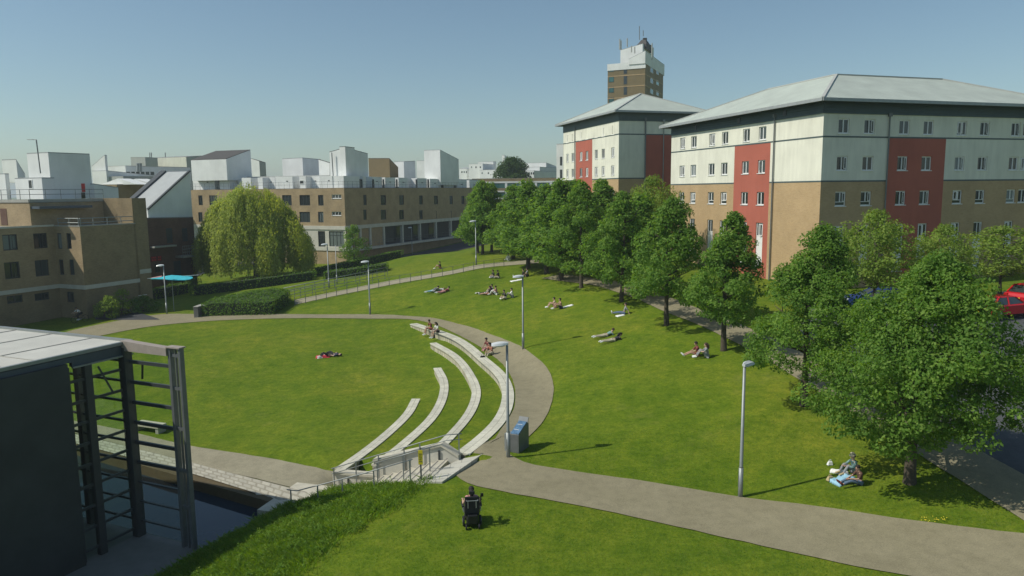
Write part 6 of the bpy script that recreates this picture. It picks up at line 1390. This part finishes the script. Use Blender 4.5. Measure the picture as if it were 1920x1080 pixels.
for i, (px, Y, s, lab) in enumerate([(1052, 70, 1.0, 'seventh tree of the row, its crown merging with its neighbours'), (1024, 75, .95, 'eighth tree of the row, its crown low over the end of the path'), (990, 79, 1.0, 'ninth tree of the row, at the top end of the hillside path'), (962, 87, .9, 'tenth tree of the row, behind the top end of the hillside path'),
                                ]):
    tree('linden_tree', lab, at_col(px, Y), shared[i % 3], 1.3*i, (s*1.32, s*1.32, s*1.02), group='row of trees along the path')
for i, (px, py, s, lab) in enumerate([(896, 466, .88, 'left one of the three trees at the crest behind the lamp'), (905, 477, .98, 'middle and nearest one of the three trees at the crest behind the lamp'), (922, 470, .95, 'right one of the three trees at the crest behind the lamp')]):
    g = ground_at(px, py) if py > 470 else at_col(px, 98+i); tree('linden_tree', lab, at_col(px, 95+[3, 0, 2][i]), shared[i % 3], .7+i, (s*1.12, s*1.12, s*1.03), group='three trees at the crest')
for i, (px, Y, lab) in enumerate([(1128, 71, 'tree behind the fifth and sixth trees of the row, filling the gap between them'), (1205, 60, 'tree behind the fourth and fifth trees of the row, filling the gap between them'), (1078, 82, 'tree behind the sixth and seventh trees, below the left end of the farther hall')]):
    tree('linden_tree', lab, at_col(px, Y), shared[(i+1) % 3], 2.1+i, (1.25, 1.25, (.98, .86, .95)[i]), group='second line of trees')
# paler trees behind the row
cm = crown(61, ([0, .15, .4, .7, .9, 1], [.5, 1.6, 2.6, 2.1, 1.1, .2]), 2.2, 6.9, 120, 60, .17, (.35, .7), 'leaf_light'); tr, lm = trunk_mesh(61, 6.6, .1, 14, 2.3, 1.8)
tree('young_tree', 'slender pale green tree behind the row, in front of the dark blue car', at_col(1642, 46.5), (tr, lm, cm), .3, group='pale trees behind the row')
tree('young_tree', 'pale green tree above the red cars at the right edge', at_col(1880, 53), (tr, lm, cm), 2.2, (1.3, 1.3, .76), group='pale trees behind the row')
tree('young_tree', 'pale green tree between the largest tree and the shaded face of the large hall', at_col(1765, 47), (tr, lm, cm), 4.0, (.85, .85, .85), group='pale trees behind the row')
tree('young_tree', 'yellow green tree top showing behind the row in front of the dark red wall', at_col(1222, 72), (tr, lm, cm), 3.1, (1.0, 1.0, 1.3), group='pale trees behind the row')
# small tree by the corner of the brick building
cm = crown(71, ([0, .2, .5, .8, 1], [1.0, 1.9, 1.7, .9, .1]), .6, 5.9, 75, 55, .2, (.4, .7)); tr, lm = trunk_mesh(71, 5.4, .1, 10, 1.5, 1.0)
tree('small_tree', 'small conical tree standing at the corner of the long buff brick building', at_col(664, 104), (tr, lm, cm), .3)
# round dark tree on the skyline
cm = crown(81, ([0, .2, .5, .8, 1], [2.5, 4.2, 4.2, 2.8, .6]), 8, 18.2, 110, 70, .5, (1.0, 1.8), 'leaf_dark'); tr, lm = trunk_mesh(81, 15, .4, 8, 3, 7)
tree('round_tree', 'round dark tree rising behind the long low office on the skyline', at_col(962, 205), (tr, lm, cm), .3)
# willow: limbs with long hanging curtains of narrow leaves
def willow(seed, R=7.3, H=12.0):
    rg = np.random.default_rng(seed); P = []; Nn = []
    CL = [(rg.uniform(0, 2*math.pi), rg.uniform(.05, 1)**.5, rg.normal(0, .09), rg.uniform(.82, 1.12)) for _ in range(64)]
    for k in range(1500):
        ca, cq, cz, cr = CL[k % 64]; cx_, cy_ = cq*math.cos(ca)+rg.normal(0, .105), cq*math.sin(ca)+rg.normal(0, .105); a = math.atan2(cy_, cx_); q = min(1.0, math.hypot(cx_, cy_))
        lobe = cr
        r = R*q*lobe; top = H*(1-.52*q**2.3)*(1+cz+rg.normal(0, .02)); L = rg.uniform(1.2, 3.0)+ (max(0, top-2.0)*rg.uniform(.3, .95) if q > .72 else 0)
        bot = max(.9+rg.uniform(0, 1.3), top-L); n = int((top-bot)*15)+6
        t = np.linspace(0, 1, n); rr = r*(1+.035*np.sin(t*3))+.25*np.sin(t*2.2)
        x = rr*math.cos(a)+rg.normal(0, .16, n); y = rr*math.sin(a)+rg.normal(0, .16, n); z = top+(bot-top)*t+rg.normal(0, .06, n)
        P.append(np.stack([x, y, z], 1)); Nn.append(np.tile([math.cos(a), math.sin(a), .5], (n, 1)))
    P = np.concatenate(P); Nn = np.concatenate(Nn); V, Fq = leaves(P, .34, Nn, rg, 1.6, .3); return fast_mesh('crown', V, Fq, 'leaf_willow')
tr, lm = trunk_mesh(91, 9.5, .45, 16, 6.5, 2.6)
tree('willow_tree', 'large pale yellow-green willow in front of the brick buildings', at_col(480, 99), (tr, lm, willow(91)), 0)

# ---------------------------------------------------------------- hedges and shrubs
def hedge(label, poly, h, leaf=.16, dens=26, name='hedge', mat='leaf_hedge', top=None, seed=3, roll=.05):
    """poly: ground outline (world x, y), trimmed box of leaves over a dark twiggy core"""
    rg = np.random.default_rng(seed); P = np.array(poly); c = P.mean(0); root = local(name, label, 'hedge', (float(c[0]), float(c[1]), Tz(*c)), 0)
    z0 = root.location.z
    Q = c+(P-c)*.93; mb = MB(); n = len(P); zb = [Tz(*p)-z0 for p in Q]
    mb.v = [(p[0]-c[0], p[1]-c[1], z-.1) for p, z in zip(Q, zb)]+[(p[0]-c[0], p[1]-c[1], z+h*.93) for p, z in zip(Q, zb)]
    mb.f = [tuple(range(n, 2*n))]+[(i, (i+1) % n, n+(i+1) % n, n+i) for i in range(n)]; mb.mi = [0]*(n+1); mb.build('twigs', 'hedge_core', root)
    V = []; Nn = []
    for i in range(n):
        a, b = P[i], P[(i+1) % n]; L = np.linalg.norm(b-a); m = int(L*h*dens); t = rg.uniform(0, 1, m); e = (b-a)/L; nn = np.array([e[1], -e[0]])
        if nn@(a-c) < 0: nn = -nn
        q = a+(b-a)*t[:, None]+nn*rg.normal(0, roll, m)[:, None]; z = T(q[:, 0], q[:, 1])-z0+rg.uniform(0, h, m)
        V.append(np.c_[q-c, z]); Nn.append(np.tile([nn[0], nn[1], .2], (m, 1)))
    lo_, hi_ = P.min(0), P.max(0); A = np.prod(hi_-lo_); m = int(A*dens); q = rg.uniform(lo_, hi_, (m, 2)); q = q[polysd(P, q[:, 0], q[:, 1]) > -.03]
    z = T(q[:, 0], q[:, 1])-z0+h+rg.normal(0, roll, len(q))+.06*np.sin(q[:, 0]*1.3); V.append(np.c_[q-c, z]); Nn.append(np.tile([0, 0, 1.], (len(q), 1)))
    V = np.concatenate(V); Nn = np.concatenate(Nn); Vv, Fq = leaves(V, leaf, Nn, rg); link('foliage', fast_mesh('foliage', Vv, Fq, mat), root); return root
g = lambda px, py: G(px, py)[:2]
hedge('clipped block hedge with a sunny top beside the footpath, right of its low end pier', [g(379, 594), g(512, 591), g(546, 569), (g(546, 569)+np.array([-3.0, 3.6])), (g(379, 594)+np.array([-.3, 4.0]))], 1.3, .17, 60)
pr = g(370, 595); pier = local('pier', 'low dark pier at the left end of the clipped block hedge', 'pier', (*pr, Tz(*pr)))
sheet('shaded_road_strip', [W2(MC, (np.array([.915, -.404]), 1.2), (UD, t)) for t in (-6, 8, 22, 36, 48)], [W2(MC, (np.array([.915, -.404]), 10.5), (UD, t)) for t in (-6, 8, 22, 36, 48)], 'bitumen', .05, 6, 1.5, pix=False)  # dark strip stands for the road and the building's shade on it
part(pier, 'block', 'concrete_dark', lambda m: m.box(-.22, .22, -.25, 1.3, -.2, 1.05), .02); part(pier, 'cap', 'concrete', lambda m: m.box(-.25, .25, -.28, 1.33, 1.05, 1.1), .01)
def strip_poly(a, b, w): a, b = np.array(a), np.array(b); d = (b-a)/np.linalg.norm(b-a); n = np.array([-d[1], d[0]])*w; return [a, b, b+n, a+n]
hedge('long trimmed hedge climbing behind the ramp railing towards the hill crest', strip_poly(at_col(598, 96)[:2], at_col(757, 108)[:2], 1.8), 1.1, .2, 34, seed=5)
hedge('short sunlit hedge between the ramp railing and the small tree', strip_poly(at_col(604, 90.5)[:2], at_col(724, 91)[:2], 2.2), .9, .2, 30, seed=6)
hedge('dark hedge running under the willow beside the terrace road', strip_poly(at_col(350, 87)[:2], at_col(592, 92)[:2], 1.6), 1.1, .22, 26, seed=7)
hedge('low hedge at the foot of the dark brick building left of the willow', strip_poly(at_col(262, 84)[:2], at_col(352, 91)[:2], 1.5), 1.2, .22, 26, seed=8)
def shrub(label, loc, R, H, mat, seed, name='shrub', dens=60, size=.16):
    cm = crown(seed, ([0, .3, .6, .85, 1], [R*.8, R, R*.9, R*.6, R*.15]), .1, H, int(26*R*R)+12, dens, size, (.3, .55), mat); r = local(name, label, 'shrub', loc, 0)
    link('foliage', cm, r); mb = MB()
    for k in range(5): a = k*1.3; mb.tube([(0, 0, -.1), (R*.35*math.cos(a), R*.35*math.sin(a), H*.6)], [.04, .015], 5)
    mb.build('stems', 'bark', r); return r
shrub('rounded yellow-green shrub by the shaded corner of the left brick building', at_col(196, 73.5), 1.2, 2.1, 'leaf_light', 101); shrub('taller loose shrub just right of the rounded one by the left brick building', at_col(219, 75.5), 1.05, 2.6, 'leaf_light', 102)
shrub('dark shrub in the shade between the shrubs and the turquoise canopy', at_col(262, 77), 1.3, 1.5, 'leaf_hedge', 103); shrub('dark shrub under the left side of the willow', at_col(345, 93), 1.6, 1.8, 'leaf_hedge', 104)
# railings of the ramp
def gpts(lst): return [(*G(*p)[:2], Tz(*G(*p)[:2])) for p in lst]
rail('ramp_railing', 'long pale ramp railing running uphill from the hedge pier to beside the hedges', gpts([(375, 594), (450, 581), (545, 562), (640, 541), (722, 525)]), [k/14 for k in range(15)], 1.05, 'ramp railings', (.55,), .04, 'galv', 'railing')
rail('ramp_railing', 'second railing on the upper side of the ramp, behind the long pale one', [(x-.6, y+2.4, Tz(x-.6, y+2.4)) for x, y, z in gpts([(530, 565), (640, 541), (730, 523)])], [k/10 for k in range(11)], 1.05, 'ramp railings', (.55,), .04, 'galv', 'railing')
rail('path_railing', 'thin railing along the lower edge of the hillside path', gpts([(553, 573), (640, 554), (720, 538), (850, 515), (900, 506), (945, 500)]), [k/20 for k in range(21)], .95, None, (.5,), .018, 'pipe', 'railing')

# ---------------------------------------------------------------- tall grass on the bank and short blades on the near lawn
def blades(n, region, h, w, seed, name, mat='blade', clump=None, lean=.35):
    rg = np.random.default_rng(seed); q = region(rg, n); m = len(q); z = T(q[:, 0], q[:, 1])-.02
    hh = (h[0]+(h[1]-h[0])*rg.uniform(0, 1, m)**1.5) if clump is None else (h[0]+(h[1]-h[0])*rg.uniform(.3, 1, m)*clump(q))
    a = rg.uniform(0, 2*math.pi, m); d = rg.normal(0, lean, (m, 2))*hh[:, None]; ww = w*rg.uniform(.6, 1.3, m)
    b = np.stack([np.cos(a), np.sin(a)], 1)*ww[:, None]
    V = np.zeros((m, 4, 3)); V[:, 0, :2] = q-b; V[:, 1, :2] = q+b; V[:, 0, 2] = V[:, 1, 2] = z; V[:, 2, :2] = q+b*.7+d*.45; V[:, 2, 2] = z+hh*.6; V[:, 3, :2] = q+d; V[:, 3, 2] = z+hh
    Fq = (np.arange(m)[:, None]*4+np.array([0, 1, 2, 3])).astype(int); return link(name, fast_mesh(name, V.reshape(-1, 3), Fq, mat))
BANK = np.array([atZ(792, 899, -.1), atZ(740, 948, -.2), atZ(640, 1010, -.5), atZ(560, 1085, -.6), (-7.5, 18.5), (-14, 18.5), (-12.1, 26.8), atZ(548, 958, -2.1), atZ(596, 936, -2.1), atZ(640, 925, -1.6)])
def inpoly(P, soft=.0):
    lo_, hi_ = P.min(0), P.max(0)
    def f(rg, n): q = rg.uniform(lo_-soft*2, hi_+soft*2, (n, 2)); s = polysd(P, q[:, 0], q[:, 1])+rg.normal(0, soft+1e-6, n); s2 = polysd(STAIRP, q[:, 0], q[:, 1]); s3 = polysd(POND, q[:, 0], q[:, 1]); return q[(s > 0) & (s2 < 0) & (s3 < 0)]
    return f
def cl(q): return .45+.55*np.clip(.5+.5*np.sin(q[:, 0]*1.9+np.sin(q[:, 1]*1.3)*2)*np.cos(q[:, 1]*2.3+1), 0, 1)
tag(blades(130000, inpoly(BANK, .35), (.08, .36), .0095, 5, 'tall_grass', 'blade', cl, .55), 'tall uncut grass and weeds on the bank above the pond', 'grass', kind='stuff')
def weeds(n, seed):
    rg = np.random.default_rng(seed); q = inpoly(BANK, .2)(rg, n); w_ = cl(q); keep = rg.uniform(0, 1, len(q)) < (w_-.35)*1.6; q = q[keep]; m = 46
    h = rg.uniform(.14, .42, len(q)); R = rg.uniform(.12, .26, len(q)); d = rg.normal(0, 1, (len(q), m, 3)); d /= np.linalg.norm(d, axis=2)[..., None]; d[..., 2] = np.abs(d[..., 2])
    P = np.c_[q, T(q[:, 0], q[:, 1])][:, None, :]+d*np.stack([R, R, h], 1)[:, None, :]*rg.uniform(.5, 1, (len(q), m, 1)); Nn = d*.6+np.array([0, 0, .7])
    V, Fq = leaves(P.reshape(-1, 3), .075, Nn.reshape(-1, 3), rg, .1, .5); return link('weeds', fast_mesh('weeds', V, Fq, 'blade'))
tag(weeds(2600, 15), 'leafy weeds in bright clumps among the tall grass of the bank', 'weeds', kind='stuff')
UPP = np.array([G(*p)[:2] for p in up[:14]]); LOP = np.array([G(*p)[:2] for p in lo[:8]])
NEAR = np.array([(-9, 17.5), (13.5, 17.5), *[tuple(p) for p in LOP[::1]][1:7]])
def near_lawn(rg, n):
    q = np.stack([rg.uniform(-10, 17, n), 17.5+15*rg.uniform(0, 1, n)**1.25], 1); P1 = np.array([*LOP[:7], (-3.9, 28.3), (-12, 24), (-9, 12), (20, 12)])
    UU = np.array([*UPP[:12], (6, 44), (15, 36), (16, 27), (17.2, 20)]); ok = (polysd(P1, q[:, 0], q[:, 1]) > .03) | (polysd(UU, q[:, 0], q[:, 1]) > .03)
    ok &= (polysd(STAIRP, q[:, 0], q[:, 1]) < 0) & (polysd(POND, q[:, 0], q[:, 1]) < 0); return q[ok]
tag(blades(260000, near_lawn, (.025, .075), .009, 6, 'lawn_blades', 'blade', None, .5), 'short mown grass blades of the nearest lawn', 'grass', kind='stuff')
# yellow flowers along the path edge
mb = MB(); R = random.Random(4); r = local('dandelion_patch', 'low patch of yellow flowers at the path edge below the largest tree', 'flowers', ground_at(1745, 977))
fg = MB()
for k in range(26):
    gg = G(1725+R.uniform(0, 50), 976+R.uniform(-3, 6)); x, y, z = gg[0]-r.location[0], gg[1]-r.location[1], gg[2]-r.location[2]; h = R.uniform(.05, .12); mb.ball((x, y, z+h), .018, .018, .01, 6, 4); fg.tube([(x, y, z-.02), (x, y, z+h)], .004, 3)
o_ = mb.build('blossoms', 'yellow', r); o_['kind'] = 'stuff'; o_ = fg.build('stalks', 'blade', r); o_['kind'] = 'stuff'
# ---------------------------------------------------------------- haze
M = bpy.data.materials.new('haze'); M.use_nodes = True; nt = M.node_tree; nt.nodes.remove(nt.nodes['Principled BSDF']); pv = nt.nodes.new('ShaderNodeVolumePrincipled')
pv.inputs['Color'].default_value = (.80, .90, .95, 1); pv.inputs['Density'].default_value = .00042; pv.inputs['Anisotropy'].default_value = .2; nt.links.new(pv.outputs[0], nt.nodes['Material Output'].inputs['Volume']); MATS['haze'] = M
HAZE = True
if HAZE:
    mb = MB(); mb.box(-3100, 3100, -500, 4600, -8, 60); o_ = mb.build('haze', 'haze'); tag(o_, kind='stuff')
